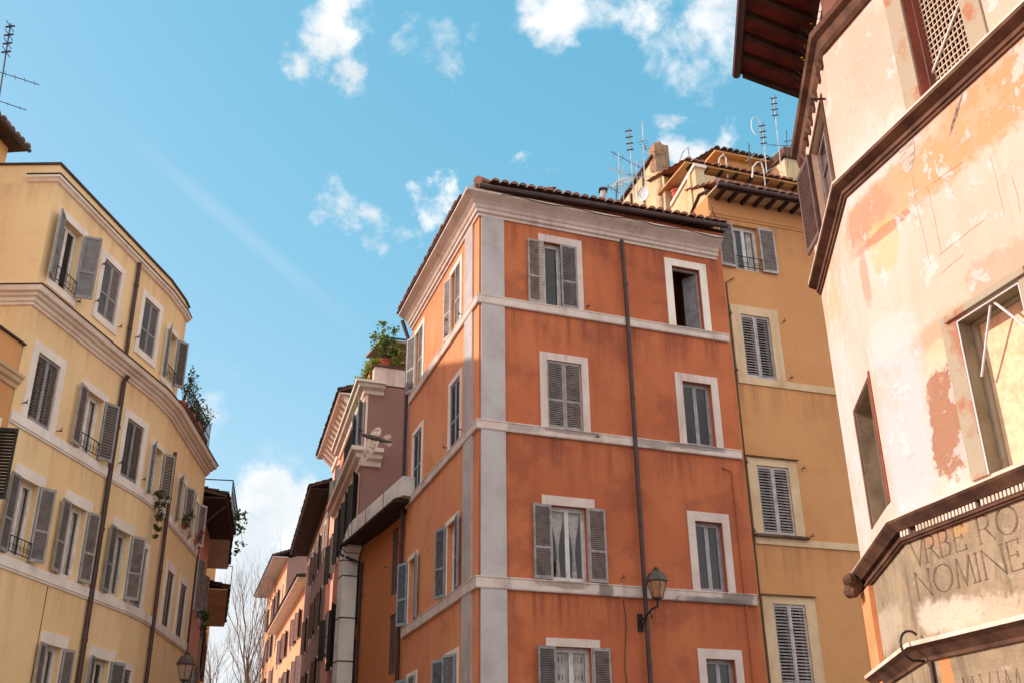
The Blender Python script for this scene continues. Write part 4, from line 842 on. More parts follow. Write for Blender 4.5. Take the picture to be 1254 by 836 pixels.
# the carved inscription
GL = {'V': [[(0, 1), (.5, 0), (1, 1)], [(-.08, 1), (.12, 1)], [(.88, 1), (1.08, 1)]], 'R': [[(0, 0), (0, 1), (.5, 1), (.72, .9), (.78, .74), (.7, .58), (.5, .5), (0, .5)], [(.45, .5), (1, 0)], [(-.1, 0), (.12, 0)]],
      'B': [[(0, 0), (0, 1), (.5, 1), (.7, .9), (.72, .7), (.5, .54), (0, .54)], [(.5, .54), (.8, .42), (.85, .2), (.65, .03), (0, 0)]], 'E': [[(.9, .86), (.9, 1), (0, 1), (0, 0), (.95, 0), (.95, .16)], [(0, .52), (.7, .52)], [(.7, .44), (.7, .6)]],
      'O': [[(.5 + .5 * math.cos(t * .349), .5 + .5 * math.sin(t * .349)) for t in range(19)]], 'M': [[(0, 0), (.14, 1), (.5, 0), (.86, 1), (1, 0)], [(-.1, 0), (.1, 0)], [(.9, 0), (1.1, 0)]], 'N': [[(0, 0), (0, 1), (1, 0), (1, 1)], [(-.1, 0), (.1, 0)], [(.9, 1), (1.1, 1)]],
      'I': [[(.5, 0), (.5, 1)], [(.2, 0), (.8, 0)], [(.2, 1), (.8, 1)]], 'A': [[(0, 0), (.5, 1), (1, 0)], [(.22, .4), (.78, .4)]], 'L': [[(0, 1), (0, 0), (.9, 0), (.9, .15)]]}
def letter(ch, u0, u1, z0, z1, w=.0125):
    mb = MB()
    for st in GL[ch]:
        for (a, b), (c, d) in zip(st, st[1:]):
            p = Vector((u0 + (u1 - u0) * a, z0 + (z1 - z0) * b)); q = Vector((u0 + (u1 - u0) * c, z0 + (z1 - z0) * d)); t = (q - p).normalized(); n = Vector((-t.y, t.x)) * w * (1.25 if abs(t.y) > .5 else .7); t = t * w * .6
            g = n * .5
            mb.face(*[RF.P(x.x, -n.length * .49, x.y) for x in (p - t * .3 - g, q + t * .3 - g, q + t * .3 + g, p - t * .3 + g)])
            a, b_ = [[RF.P(x.x + y.x * 2, .012 if k else -n.length, x.y + y.y * 2) for y, k in ((-n, 1), (n, 1), (n * 0, 0))] for x in (p - t, q + t)]
            CUT.face(a[0], a[1], a[2]); CUT.face(b_[0], b_[2], b_[1]); CUT.face(a[0], b_[0], b_[1], a[1]); CUT.face(a[1], b_[1], b_[2], a[2]); CUT.face(a[2], b_[2], b_[0], a[0])
    mb.build('inscription_letter', M['letter'], H10, recalc=False)
for ch, a, b in (('V', .07, .30), ('R', .33, .53), ('B', .58, .77), ('E', .83, 1.0), ('R', 1.22, 1.44), ('O', 1.50, 1.80), ('M', 1.92, 2.25)): letter(ch, a, b, 4.24 + .0, 4.535 - .005)
for ch, a, b in (('N', .07, .31), ('O', .38, .69), ('M', .76, 1.03), ('I', 1.06, 1.14), ('N', 1.2, 1.5), ('E', 1.58, 1.76), ('M', 1.9, 2.2)): letter(ch, a, b, 3.87, 4.17)
for ch, a, b in (('A', .5, .62), ('I', .68, .74), ('V', .82, .98), ('I', 1.06, 1.12), ('M', 1.18, 1.4)): letter(ch, a, b, 2.66, 2.95, .008)
# weld the stroke prisms and carve them out of the stone as V grooves
cut_me = bpy.data.meshes.new('stroke_cutter'); cut_me.from_pydata([tuple(Vector(v) - STONE.matrix_basis.translation - wloc(STONE)) for v in CUT.v], [], CUT.f)
bm = bmesh.new(); bm.from_mesh(cut_me); bmesh.ops.remove_doubles(bm, verts=bm.verts, dist=1e-6); bmesh.ops.recalc_face_normals(bm, faces=bm.faces); bm.to_mesh(cut_me); bm.free()
cutter = bpy.data.objects.new('stroke_cutter', cut_me); COL.objects.link(cutter); cutter.location = wloc(STONE)
md = STONE.modifiers.new('carve', 'BOOLEAN'); md.operation = 'DIFFERENCE'; md.solver = 'EXACT'; md.use_self = True; md.object = cutter
bpy.context.view_layer.update(); dg = bpy.context.evaluated_depsgraph_get()
new_me = bpy.data.meshes.new_from_object(STONE.evaluated_get(dg)); STONE.modifiers.clear()
print('carved faces', len(new_me.polygons))
if len(new_me.polygons) > 6: STONE.data = new_me
bpy.data.objects.remove(cutter)


# ------------------------------------------------------------------ houses along the street behind the corner house
M['rust'] = stucco('dark_rust_orange_stucco', lin(192, 120, 76), lin(176, 104, 66), lin(140, 84, 60), .3, .6, .3, .25, 81)
M['mauve'] = stucco('mauve_brown_render', lin(156, 122, 112), lin(142, 108, 100), lin(116, 86, 80), .35, .7, .4, .3, 83)
M['pink'] = stucco('salmon_pink_stucco', lin(214, 138, 112), lin(198, 122, 100), lin(150, 96, 84), .4, .7, .35, .2, 85)
M['pale_pink'] = stucco('pale_pink_stucco', lin(228, 170, 146), lin(214, 150, 126), lin(170, 116, 102), .4, .7, .3, .2, 87)
M['brown_wall'] = stucco('brown_grey_render', lin(150, 120, 106), lin(134, 104, 92), lin(104, 80, 72), .4, .7, .4, .3, 89)
M['far_yellow'] = stucco('warm_yellow_stucco', lin(206, 164, 126), lin(194, 146, 108), lin(146, 106, 84), .3, .7, .3, .2, 91)
def closed_box(mb, fr, u0, u1, depth, z0, z1, holes=(), side_holes=()):
    wall_sheet(mb, fr, u0, u1, z0, z1, holes, .16)
    for q in (((u0, 0), (u0, -depth)), ((u0, -depth), (u1, -depth)), ((u1, -depth), (u1, 0))):
        p0, p1 = fr.P(*q[0], 0), fr.P(*q[1], 0); mb.face(*[Vector((r.x, r.y, z)) for r, z in ((p0, z0), (p1, z0), (p1, z1), (p0, z1))])
    mb.face(fr.P(u0, 0, z1), fr.P(u1, 0, z1), fr.P(u1, -depth, z1), fr.P(u0, -depth, z1))
def gable_roof(root, fr, u0, u1, over, depth, z, slope, mat, soffit, side=.15, tiles=True):
    mb = MB(); h = depth / 2 * slope
    a = [(u0 - side, over, z), (u1 + side, over, z), (u1 + side, -depth / 2, z + h + over * slope), (u0 - side, -depth / 2, z + h + over * slope)]
    mb.hexa([fr.P(u, v, w + .02) for u, v, w in a] + [fr.P(u, v, w + .12) for u, v, w in a])
    b = [(u0 - side, -depth / 2, z + h + over * slope), (u1 + side, -depth / 2, z + h + over * slope), (u1 + side, -depth, z), (u0 - side, -depth, z)]
    mb.hexa([fr.P(u, v, w + .021) for u, v, w in b] + [fr.P(u, v, w + .121) for u, v, w in b]); mb.build('roof', mat, root)
    mb = MB(); mb.box(fr, u0 - side * .8, u1 + side * .8, .002, over - .03, z - .06, z + .015); mb.build('soffit', soffit, root)
    if tiles: tile_rows(root, fr, u0 - side, u1 + side, over + .06, z + .14, slope, min(2.0, depth / 2), mat, .32)
LWo = (-3.36, 33.70); LW = Fr(LWo, -24, False)
H11 = thing('low_street_house', 'low rust orange house with a deep dark eave right behind the orange corner house', 'house', LW.P(3, 0, 0))
lw = [(1.36, 2.08, 8.56, 10.82), (5.66, 6.4, 8.3, 10.5), (1.3, 2.06, 5.99, 7.9), (5.62, 6.4, 5.6, 7.75)]
mb = MB(); closed_box(mb, LW, -.6, 6.56, 6, 0, 11.05, lw); mb.build('wall', M['rust'], H11)
for h in lw: window(H11, LW, *h, trim=0, shutters='closed', sh_v=-.06, style='panel', sh_mat=M['maroon_shutter'], sash=False, sash_mat=M['maroon_shutter'], sill=0)
mb = MB(); mb.box(LW, -.6, 5.95, .002, .72, 11.06, 11.13); mb.build('soffit', M['wood_dark'], H11)
mb = MB(); a = [(-.6, .74, 11.14), (5.97, .74, 11.14), (5.97, -6, 13.2), (-.6, -6, 13.2)]; mb.hexa([LW.P(*q) for q in a] + [LW.P(q[0], q[1], q[2] + .05) for q in a]); mb.build('roof', M['tile_dark'], H11)
mb = MB(); mb.tube([LW.P(-.6, .78, 11.1), LW.P(5.98, .78, 11.06)], .07, 6); mb.tube([LW.P(5.98, .78, 11.06), LW.P(6.1, .75, 10.8), LW.P(5.5, .15, 10.4)], .045, 6); mb.build('gutter', M['iron'], H11)
downpipe(H11, [LW.P(5.45, .1, 0), LW.P(5.45, .1, 10.4)], .06)
for u, z in ((1.0, 10.1), (2.4, 9.6), (1.1, 6.3), (5.3, 9.2)): hook(H11, LW, u, z)
# segmented flue duct along its roof
H12 = thing('flue_duct', 'pale segmented flue duct climbing a wall then turning along the low rust house roof', 'flue', LW.P(6.4, .3, 0))
path = [(-.9, 11.52), (5.05, 11.52)] + [(5.05 + 1.3 * math.sin(a), 10.22 + 1.3 * math.cos(a)) for a in [i * math.pi / 10 for i in range(1, 6)]] + [(6.35, 0)]
mb = MB(); pr = []
for i, (u, z) in enumerate(path):
    a = path[max(i - 1, 0)]; b = path[min(i + 1, len(path) - 1)]; t = Vector((b[0] - a[0], b[1] - a[1])).normalized(); n = Vector((-t.y, t.x)) * .32
    pr.append([LW.P(u + n.x, .08, z + n.y), LW.P(u - n.x, .08, z - n.y), LW.P(u - n.x, .64, z - n.y), LW.P(u + n.x, .64, z + n.y)])
for a, b in zip(pr, pr[1:]):
    for k in range(4): mb.face(a[k], a[(k + 1) % 4], b[(k + 1) % 4], b[k])
mb.face(*pr[0]); mb.face(*pr[-1]); mb.build('duct', M['duct'], H12)
def seam(i, f):
    (u, z), (u2, z2) = path[i], path[i + 1]; t = Vector((u2 - u, z2 - z)).normalized(); n = Vector((-t.y, t.x)) * .335; c = Vector((u, z)).lerp(Vector((u2, z2)), f); mb = MB(); q = []
    for s_ in (-.02, .02):
        for (k, v) in ((1, .07), (-1, .07), (-1, .65), (1, .65)): q.append(LW.P(c.x + n.x * k + t.x * s_, v, c.y + n.y * k + t.y * s_))
    mb.hexa(q); mb.build('seam', M['iron'], H12)
for i, f in ((0, .35), (0, .7), (1, 0), (2, 0), (3, 0), (4, 0), (5, 0), (6, .02), (6, .17), (6, .32), (6, .46), (6, .6)): seam(i, f)

FC = (-5.957, 39.533); MS = Fr(FC, -15.5, False); MX = Fr(FC, 69, True)
H13 = thing('mauve_house', 'mauve and pink house with a balcony and planted roof terrace above the low rust house', 'house', (FC[0], FC[1], 0))
mw = [(.45, 1.35, 15.3, 17.3), (2.2, 3.1, 15.3, 17.3), (.8, 1.9, 12.2, 14.3), (3.6, 4.6, 12.2, 14.3), (6.3, 7.3, 12.2, 14.3), (.8, 1.9, 7.6, 10.2), (3.6, 4.6, 7.6, 10.2), (6.3, 7.3, 7.6, 10.2), (.8, 1.9, 3.2, 5.8), (3.6, 4.6, 3.2, 5.8)]
mb = MB(); wall_sheet(mb, MS, 0, 8.7, 0, 17.9, mw, .2); mb.build('wall', M['pink'], H13)
mb = MB(); wall_sheet(mb, MX, 0, 9, 0, 17.9); pa, pb = MS.P(8.7, 0, 0), MX.P(9, 0, 0); pc = pa + MX.d * 9
for p, q in ((pa, pc), (pc, pb)): mb.face(*[Vector((r.x, r.y, z)) for r, z in ((p, 0), (q, 0), (q, 17.9), (p, 17.9))])
mb.face(*[Vector((p.x, p.y, 17.9)) for p in (MS.P(0, 0, 0), pa, pc, pb)]); mb.build('side_wall', M['mauve'], H13)
ml = [MS.xy(8.7), FC, MX.xy(.72)]
mb = MB(); mb.sweep(ml, [(.001, 17.45), (.08, 17.48), (.12, 17.6), (.3, 17.7), (.36, 17.8), (.46, 17.84), (.47, 17.94), (.001, 17.96)]); mb.build('cornice', M['trim_cream'], H13)
mb = MB(); mb.sweep(ml, [(.001, 14.4), (.1, 14.42), (.14, 14.6), (.3, 14.7), (.34, 14.85), (.5, 14.92), (.52, 15.08), (.001, 15.1)]); mb.build('cornice', M['trim_cream'], H13)
mb = MB(); mb.box(MX, .3, 9, -.3, .002, 17.97, 18.75); mb.build('terrace_parapet', M['trim_pale'], H13)
mb = MB(); mb.box(MX, .2, 9.1, -.36, .06, 18.752, 18.82); mb.build('coping', M['tile_dark'], H13)
mb = MB(); mb.box(MX, .02, .1, .002, .03, 15.11, 17.44); mb.build('corner_trim', M['trim_cream'], H13)
mb = MB(); a = [(.55, -.3, 20.05), (4, -.3, 20.15), (4, -3, 20.5), (.55, -3, 20.4)]; mb.hexa([MX.P(*q) for q in a] + [MX.P(q[0], q[1], q[2] + .1) for q in a]); mb.box(MX, .75, 4, -2.9, -2.8, 18.9, 20.3); mb.build('awning', M['awning'], H13)
mb = MB(); mb.tube([MX.P(.5, -.28, 20.22), MX.P(4, -.28, 20.32)], .05, 5); mb.build('awning_rail', plain('teal_rail_paint', lin(64, 104, 108)), H13)
for i, h in enumerate(mw): window(H13, MS, *h, trim=.18, top=.22, style='panel', shutters=((150, 172) if i < 2 else (160, 166)), sh_mat=M['blue_shutter'] if i < 2 else M['dark_shutter'], trim_mat=M['trim_cream'], glass=True)
mb = MB(); mb.tube([MS.P(.15, .45, 15.95), MS.P(2.8, .45, 15.95)], .02, 4); mb.tube([MS.P(.15, .45, 15.2), MS.P(2.8, .45, 15.2)], .02, 4)
for i in range(22): mb.tube([MS.P(.15 + i * .126, .45, 15.1), MS.P(.15 + i * .126, .45, 15.95)], .011, 4)
mb.tube([MS.P(.15, .45, 15.95), MS.P(.15, 0, 15.95)], .02, 4); mb.build('railing', M['iron'], H13)

def street_house(name, label, px, D, az, length, depth, over, wall_m, soffit_m, windows, sh_m, slope=.36, roof_m='tile_dark', kind='house', side=.15, trim='trim_cream', inset=None, ang=(165, 160)):
    c = at(*px, D); o = Fr((c.x, c.y), az, False); o = Fr(o.xy(.1, -over), az, False); z = c.z
    root = thing(name, label, kind, o.P(length / 2, 0, 0))
    hs = [(u, u + w, z - dz - h, z - dz) for (u, w, dz, h) in windows]
    mb = MB(); closed_box(mb, o, 0, length, depth, 0, z, hs); mb.build('wall', wall_m, root)
    gable_roof(root, o, 0, length, over, depth, z, slope, M[roof_m], soffit_m, side)
    for i, h in enumerate(hs): window(root, o, *h, trim=.16, style='panel', shutters=ang if i % 3 else 'closed', sh_mat=sh_m, trim_mat=M[trim])
    return root, o, z
grid = lambda us, w, dzs, h: [(u, w, dz, h) for dz in dzs for u in us]
r, o, z = street_house('pink_house', 'tall pink house with a bracketed cornice beyond the mauve house', (414, 484), 49.5, -15.9, 9.5, 9, .95, M['pale_pink'], M['trim_cream'], grid((.9, 3.8, 6.8), 1.1, (1.9, 5.6, 9.6, 13.4), 2.1), M['dark_shutter'], roof_m='tile_dark', side=.7)
for i in range(13):
    mb = MB(); u = -.35 + i * .8; mb.hexa([o.P(u, .002, z - .75), o.P(u + .3, .002, z - .75), o.P(u + .3, .1, z - .75), o.P(u, .1, z - .75), o.P(u, .002, z - .07), o.P(u + .3, .002, z - .07), o.P(u + .3, .8, z - .07), o.P(u, .8, z - .07)]); mb.build('bracket', M['trim_cream'], r)
mb = MB(); mb.box(o, .3, 5, -5, -.9, z + .3, z + 2.6); mb.build('stair_block', M['pink'], r)
mb = MB(); mb.box(o, .1, 5.2, -5.2, -.7, z + 2.601, z + 2.72); mb.build('roof_slab', M['lead'], r)
mb = MB(); mb.sweep([o.xy(9.5), o.xy(0), (o.P(0, -4, 0).x, o.P(0, -4, 0).y)], [(.001, z - 1.0), (.1, z - .98), (.12, z - .8), (.001, z - .78)]); mb.build('moulding', M['trim_cream'], r)
r, o, z = street_house('brown_house', 'brown grey house under a long dark tiled eave beyond the pink house', (379, 598), 62, -14.9, 17, 9, 1.25, M['brown_wall'], M['wood_dark'], grid((1.2, 4.6, 8, 11.5), 1.1, (1.6, 5.6, 9.6), 2.2), M['maroon_shutter'], side=.4)
mb = MB(); mb.box(o, .2, 3.4, -4.5, -1.8, z + .5, z + 2.3); mb.build('dormer', M['brown_wall'], r)
mb = MB(); mb.box(o, .0, 3.6, -4.7, -1.6, z + 2.301, z + 2.42); mb.build('dormer_roof', M['tile_dark'], r)
r, o, z = street_house('warm_yellow_house', 'sunlit warm yellow house with reddish shutters and a dark tiled eave far down the street', (364, 706), 82, -17.2, 27, 10, 1.0, M['far_yellow'], M['trim_cream'], grid((1.2, 4.4, 7.6, 11, 15, 19, 23), 1.15, (1.6, 5.4, 9.2), 2.2), M['maroon_shutter'], side=.3, trim='trim_pale', ang=(160, 150), slope=.12)
r, o, z = street_house('cream_house', 'farthest cream house with a pale soffit and a mauve gable wall at the street end', (334, 681), 113, -17.8, 22, 14, 1.6, M['far_yellow'], M['sash_white'], grid((2, 6, 10, 14, 18), 1.2, (2.2, 6.4, 10.6), 2.4), M['maroon_shutter'], side=.5)
mb = MB(); mb.box(o, -.06, -.01, -14, -.01, 0, z - .1); mb.face(o.P(-.03, 0, z - .1), o.P(-.03, -14, z - .1), o.P(-.03, -7, z + 2.4)); mb.build('gable_wall', M['mauve'], r)
# left side of the street
def left_house(name, label, u0, u1, zt, over, wall_m, soffit_m, wins, sh, v=-.15, kind='house', depth=7, az=-15.2):
    fr = Fr(LC.xy(6.1, v), az, True); u0 -= 6.1; u1 -= 6.1; wins = [(w_[0] - 6.1, *w_[1:]) for w_ in wins]; root = thing(name, label, kind, fr.P((u0 + u1) / 2, 0, 0))
    hs = [(u, u + w, zt - dz - h, zt - dz) for (u, w, dz, h) in wins]
    mb = MB(); closed_box(mb, fr, u0, u1, depth, 0, zt, hs); mb.build('wall', wall_m, root)
    gable_roof(root, fr, u0, u1, over, depth, zt, .2, M['tile_dark'], soffit_m, .02)
    for i, h in enumerate(hs): window(root, fr, *h, trim=.14, style='panel', shutters=(172, 165), sh_mat=sh, trim_mat=M['trim_cream'])
    return root, fr
l1, lf = left_house('salmon_house', 'narrow salmon house with a dark wooden eave past the end of the yellow apartment building', 6.2, 12.4, 12.6, .95, M['pale_pink'], M['wood_dark'], grid((1.2 + 6.2, 4 + 6.2), 1.0, (1.8, 5.4), 1.9), M['brown_shutter'], az=-11.5)
downpipe(l1, [lf.P(.6, .1, 0), lf.P(.6, .1, 11.6), lf.P(.6, .9, 12.4)], .06)
l2, lf2 = left_house('rose_house', 'rose pink house whose pinkish eave juts out beyond the salmon house', 12.5, 19.5, 12.9, 1.0, M['mauve'], M['trim_cream'], grid((13.6, 16.6), 1.0, (1.6, 5.2, 8.6), 1.9), M['maroon_shutter'], .1)
l3, lf3 = left_house('amber_house', 'amber orange house end with a small roof railing farthest along the left side', 19.6, 30, 11.9, 1.0, M['far_yellow'], M['trim_ochre'], grid((21, 25), 1.0, (1.6, 5.2), 1.9), M['maroon_shutter'], .2)
for (root, fr, u0, u1, v, z0) in ((l1, lf, 1.9, 6.2, 1.0, 12.85), (l3, lf3, 13.7, 19, 1.1, 12.1)):
    mb = MB(); mb.tube([fr.P(u0, v, z0 + .95), fr.P(u1, v, z0 + .95)], .025, 4); mb.tube([fr.P(u0, v, z0 + .5), fr.P(u1, v, z0 + .5)], .02, 4); mb.tube([fr.P(u0, v, z0 + .95), fr.P(u0, -1.5, z0 + .95)], .025, 4)
    for i in range(9): mb.tube([fr.P(u0 + (u1 - u0) * i / 8, v, z0 - .2), fr.P(u0 + (u1 - u0) * i / 8, v, z0 + .95)], .018, 4)
    mb.build('railing', M['iron'], root)
mb = MB(); mb.box(LC, 4.6, 6.0, -2.5, -.3, 13.8, 15.3); mb.build('penthouse', M['pale_pink'], H6)
mb = MB(); mb.box(LC, 4.5, 6.05, -2.6, -.2, 15.301, 15.36); mb.build('roof_edge', M['lead'], H6)
mb = MB(); mb.tube([LC.P(.7, .3, 14.75), LC.P(4.6, .3, 14.75)], .022, 5); mb.tube([LC.P(.7, .3, 14.3), LC.P(4.6, .3, 14.3)], .016, 4)
for i in range(30): mb.tube([LC.P(.7 + i * .1345, .3, 13.76), LC.P(.7 + i * .1345, .3, 14.75)], .011, 4)
mb.build('railing', M['iron'], H6)
mb = MB(); mb.box(LC, .6, 4.6, .05, .25, 13.83, 14.2); mb.build('planter', M['clay'], H6)

# ------------------------------------------------------------------ trees at the end of the street
def bare_tree(name, label, base, h, seed, lean=(0, 0), spread=.5):
    rnd = random.Random(seed); tr = MB(); tw = MB()
    def grow(p, d, L, r, lev):
        q = p + d * L; mid = p.lerp(q, .5) + Vector((rnd.gauss(0, .03), rnd.gauss(0, .03), 0)) * L
        (tr if lev < 3 else tw).tube([p, mid, q], r, 6 if lev < 2 else (4 if lev < 4 else 3), r * .62)
        if lev >= 8 or r < .01: return
        n = 3 if lev < 2 else rnd.choice((2, 3, 3))
        for i in range(n):
            ax = Vector((rnd.gauss(0, 1), rnd.gauss(0, 1), rnd.gauss(0, .4))).normalized(); nd = (d + ax * spread * rnd.uniform(.5, 1.15) + Vector((0, 0, .18))).normalized()
            st = mid.lerp(q, rnd.uniform(.2, 1)) if i else q
            grow(st, nd, L * rnd.uniform(.62, .85), r * (.62 if i == 0 else .5), lev + 1)
    root = thing(name, label, 'tree', base); d0 = Vector((lean[0], lean[1], 1)).normalized()
    grow(Vector(base), d0, h * .3, h * .017, 0)
    tr.build('trunk', M['bark'], root, recalc=False); tw.build('crown', M['bark'], root, recalc=False)
gz = 0
TG = 'bare trees at the end of the street'
for i, (px, py, D, h, lab, ln, sp) in enumerate(((322, 836, 128, 27, 'tall bare plane tree leaning left beside the farthest house', (-.1, 0), .42), (282, 836, 132, 23, 'bare tree with thin grey branches in the middle of the street gap', (.03, 0), .48), (258, 836, 140, 21, 'bare tree half hidden behind the left street houses', (.05, 0), .5), (300, 836, 150, 26, 'bare tree rising behind the other two in the street gap', (.02, 0), .5))):
    p = at(px, py, D); t_ = bare_tree('bare_tree', lab, (p.x, p.y, 0), h, 20 + i, ln, sp)
for o_ in bpy.data.objects:
    if o_.name.startswith('bare_tree'): o_['group'] = TG

# ------------------------------------------------------------------ plants
def shrub(name, label, cat, base, blobs, mat, mat2=None, size=.09, stems=6, group=None, pot=None, seed=1):
    random.seed(seed); root = thing(name, label, cat, base, group); base = Vector(base); mb = MB(); m2 = MB()
    for (c, r, n) in blobs:
        c = base + Vector(c); sub = [(c + Vector((random.gauss(0, r * .5), random.gauss(0, r * .5), random.gauss(0, r * .5))), r * random.uniform(.18, .36)) for _ in range(max(5, n // 40))]
        for i in range(n):
            p, rr = random.choice(sub); q = p + Vector((random.gauss(0, rr), random.gauss(0, rr), random.gauss(0, rr))) * .8
            (m2 if mat2 and random.random() < .4 else mb).leaf(q, size)
    mb.build('foliage', mat, root, recalc=False)
    if m2.f: m2.build('foliage', mat2, root, recalc=False)
    ms = MB()
    for i in range(stems):
        (c, r, n) = random.choice(blobs); e = base + Vector(c) + Vector((random.gauss(0, r * .5), random.gauss(0, r * .5), random.gauss(0, r * .6)))
        ms.tube([base, base.lerp(e, .5) + Vector((0, 0, .05)), e], .014, 4, .006)
    if ms.f: ms.build('stem', M['stem'], root)
    if pot:
        mp = MB(); r, h = pot; mp.lathe(base - Vector((0, 0, h)), [(r * .7, 0), (r, h * .85), (r * 1.1, h * .86), (r * 1.1, h), (r * .9, h)], 10); mp.build('pot', M['clay'], root)
    return root
G1 = 'plants on the mauve house roof terrace'
b = MX.P(.75, -.1, 19.1); shrub('potted_oleander', 'tall leafy oleander on the terrace corner with sparse branches against the sky', 'plant', b, [((-.1, 0, .8), .4, 210), ((.35, .1, .6), .32, 130), ((-.5, 0, 1.0), .26, 60), ((.1, 0, 1.3), .32, 80), ((-.2, 0, 1.5), .2, 36), ((.3, 0, 1.45), .2, 36), ((0, 0, .25), .25, 140)], M['leaf'], M['leaf_y'], .13, 30, G1, (.22, .3), 3)
b = MX.P(1.9, -.1, 19.0); shrub('terrace_shrub', 'low yellow green shrub trailing along the terrace beside the awning', 'plant', b, [((-.6, 0, .4), .4, 300), ((.1, 0, .25), .4, 260), ((.8, 0, .2), .3, 180), ((.4, -.1, .7), .3, 120)], M['leaf_y'], M['leaf'], .1, 6, G1, (.2, .25), 4)
b = MS.P(.75, -.2, 18.25); shrub('creeper', 'yellow green creeper hanging over the corner below the oleander', 'plant', b, [((0, 0, .3), .4, 330), ((-.1, .3, -.1), .35, 260), ((.2, -.2, .8), .35, 220)], M['leaf_y'], None, .1, 6, G1, None, 5)
b = MS.P(1.9, -.1, 18.0); shrub('roof_bush', 'big green bush spilling over the cornice edge of the mauve house', 'plant', b, [((0, 0, .4), .5, 420), ((-.15, .9, .35), .42, 320), ((-.3, 1.7, .2), .35, 200)], M['leaf'], M['leaf_y'], .14, 8, G1, None, 6)
G2 = 'plants along the left roof terrace railing'
for i, (u, lab, z, n, mt) in enumerate(((.9, 'dark bushy plant at the near end of the left terrace railing', .95, 300, 'leaf_dry'), (1.8, 'straggly plant behind the left terrace railing beside the dark bushy one', .7, 200, 'leaf_dry'), (2.9, 'thin green plant with loose stems at the middle of the left terrace railing', .75, 150, 'leaf'), (4.1, 'small wispy plant leaning out at the far end of the left terrace railing', .8, 90, 'leaf'))):
    shrub('railing_plant', lab, 'plant', LC.P(u, .12, 14.2), [((.05, 0, z * .4), .3, n // 2), ((.18, .1, z * .75), .22, n // 4), ((.3, -.2, z * .95), .16, n // 7)], M[mt], M['leaf'], .085, 14, G2, None, 30 + i)
b = LB.P(.95, .22, 10.62); shrub('hanging_plant', 'withered hanging plant trailing from a window sill of the yellow apartment building', 'plant', b, [((.05, 0, .08), .2, 170), ((.05, 0, -.25), .16, 170), ((.04, 0, -.6), .13, 140), ((.03, 0, -.95), .1, 100), ((.02, 0, -1.2), .06, 50)], M['leaf_dry'], None, .075, 3, None, None, 41)
b = LC.P(2.75, .25, 10.66); shrub('window_plant', 'round dark potted plant on a sill near the right end of the apartment building', 'plant', b, [((0, 0, .2), .24, 240)], M['leaf_dry'], None, .08, 3, None, (.1, .14), 42)
b = LC.P(4.75, .22, 10.62); shrub('window_plant', 'small reddish potted plant on the last window sill of the yellow apartment building', 'plant', b, [((0, 0, .2), .18, 110)], plain('reddish_leaves', lin(120, 60, 54)), None, .07, 3, None, (.09, .14), 43)
b = lf.P(4.4, 1.2, 12.9); shrub('balcony_plant', 'dark leafy plant dangling from the eave of the salmon house', 'plant', b, [((0, 0, .1), .3, 90), ((.1, 0, -.4), .22, 40), ((.1, .3, -1.1), .2, 40)], M['leaf'], None, .13, 4, None, None, 44)
b = lf.P(2.5, .4, 8.6); shrub('balcony_plant', 'small green plant on a ledge of the salmon house', 'plant', b, [((0, 0, 0), .3, 150)], M['leaf'], None, .12, 3, None, None, 45)
b = RL.P(1.6, -.2, 12.98); pr = shrub('flower_pot', 'yellow flowering plant inside an arched wire basket under the palazzo eave', 'plant', b, [((0, .1, .2), .16, 130), ((-.05, -.35, .15), .14, 90)], M['leaf'], None, .05, 4, None, (.1, .12), 46)
mb = MB(); random.seed(5)
for i in range(26): mb.lathe(Vector(b) + Vector((random.gauss(-.03, .05), random.gauss(-.1, .25), random.uniform(.15, .45))), [(.012, 0), (.022, .012), (.01, .02)], 5)
mb.build('flower', M['petal'], pr)
bk_ = thing('wire_basket', 'arched rusty wire basket fixed to the palazzo wall just under the eave', 'wire rack', RL.P(1.4, -.1, 12.8))
for i in range(9):
    mb = MB(); u = .8 + i * .17; mb.tube([RL.P(u, -.34, 12.8), RL.P(u, -.12, 12.8), RL.P(u, .0, 12.86), RL.P(u, .07, 12.98), RL.P(u, .07, 13.12), RL.P(u, -.05, 13.24), RL.P(u, -.34, 13.27)], .006, 4); mb.build('wire', M['iron'], bk_)
for i, u in enumerate((.55, 1.3)):
    pp = S.P(2.4 + u, -.3, 21.55); mb = MB(); rr = .2; mb.lathe(pp, [(rr * .7, 0), (rr, .34), (rr * 1.12, .35), (rr * 1.12, .42), (rr * .9, .42)], 10)
    tag(mb.build('clay_pot', M['red_cloth'], loc=pp), ('larger', 'smaller')[i] + ' red clay pot on the cream rooftop terrace ' + ('nearer the parapet', 'nearer the chimney')[i], 'pot', 'red pots on the cream rooftop terrace')

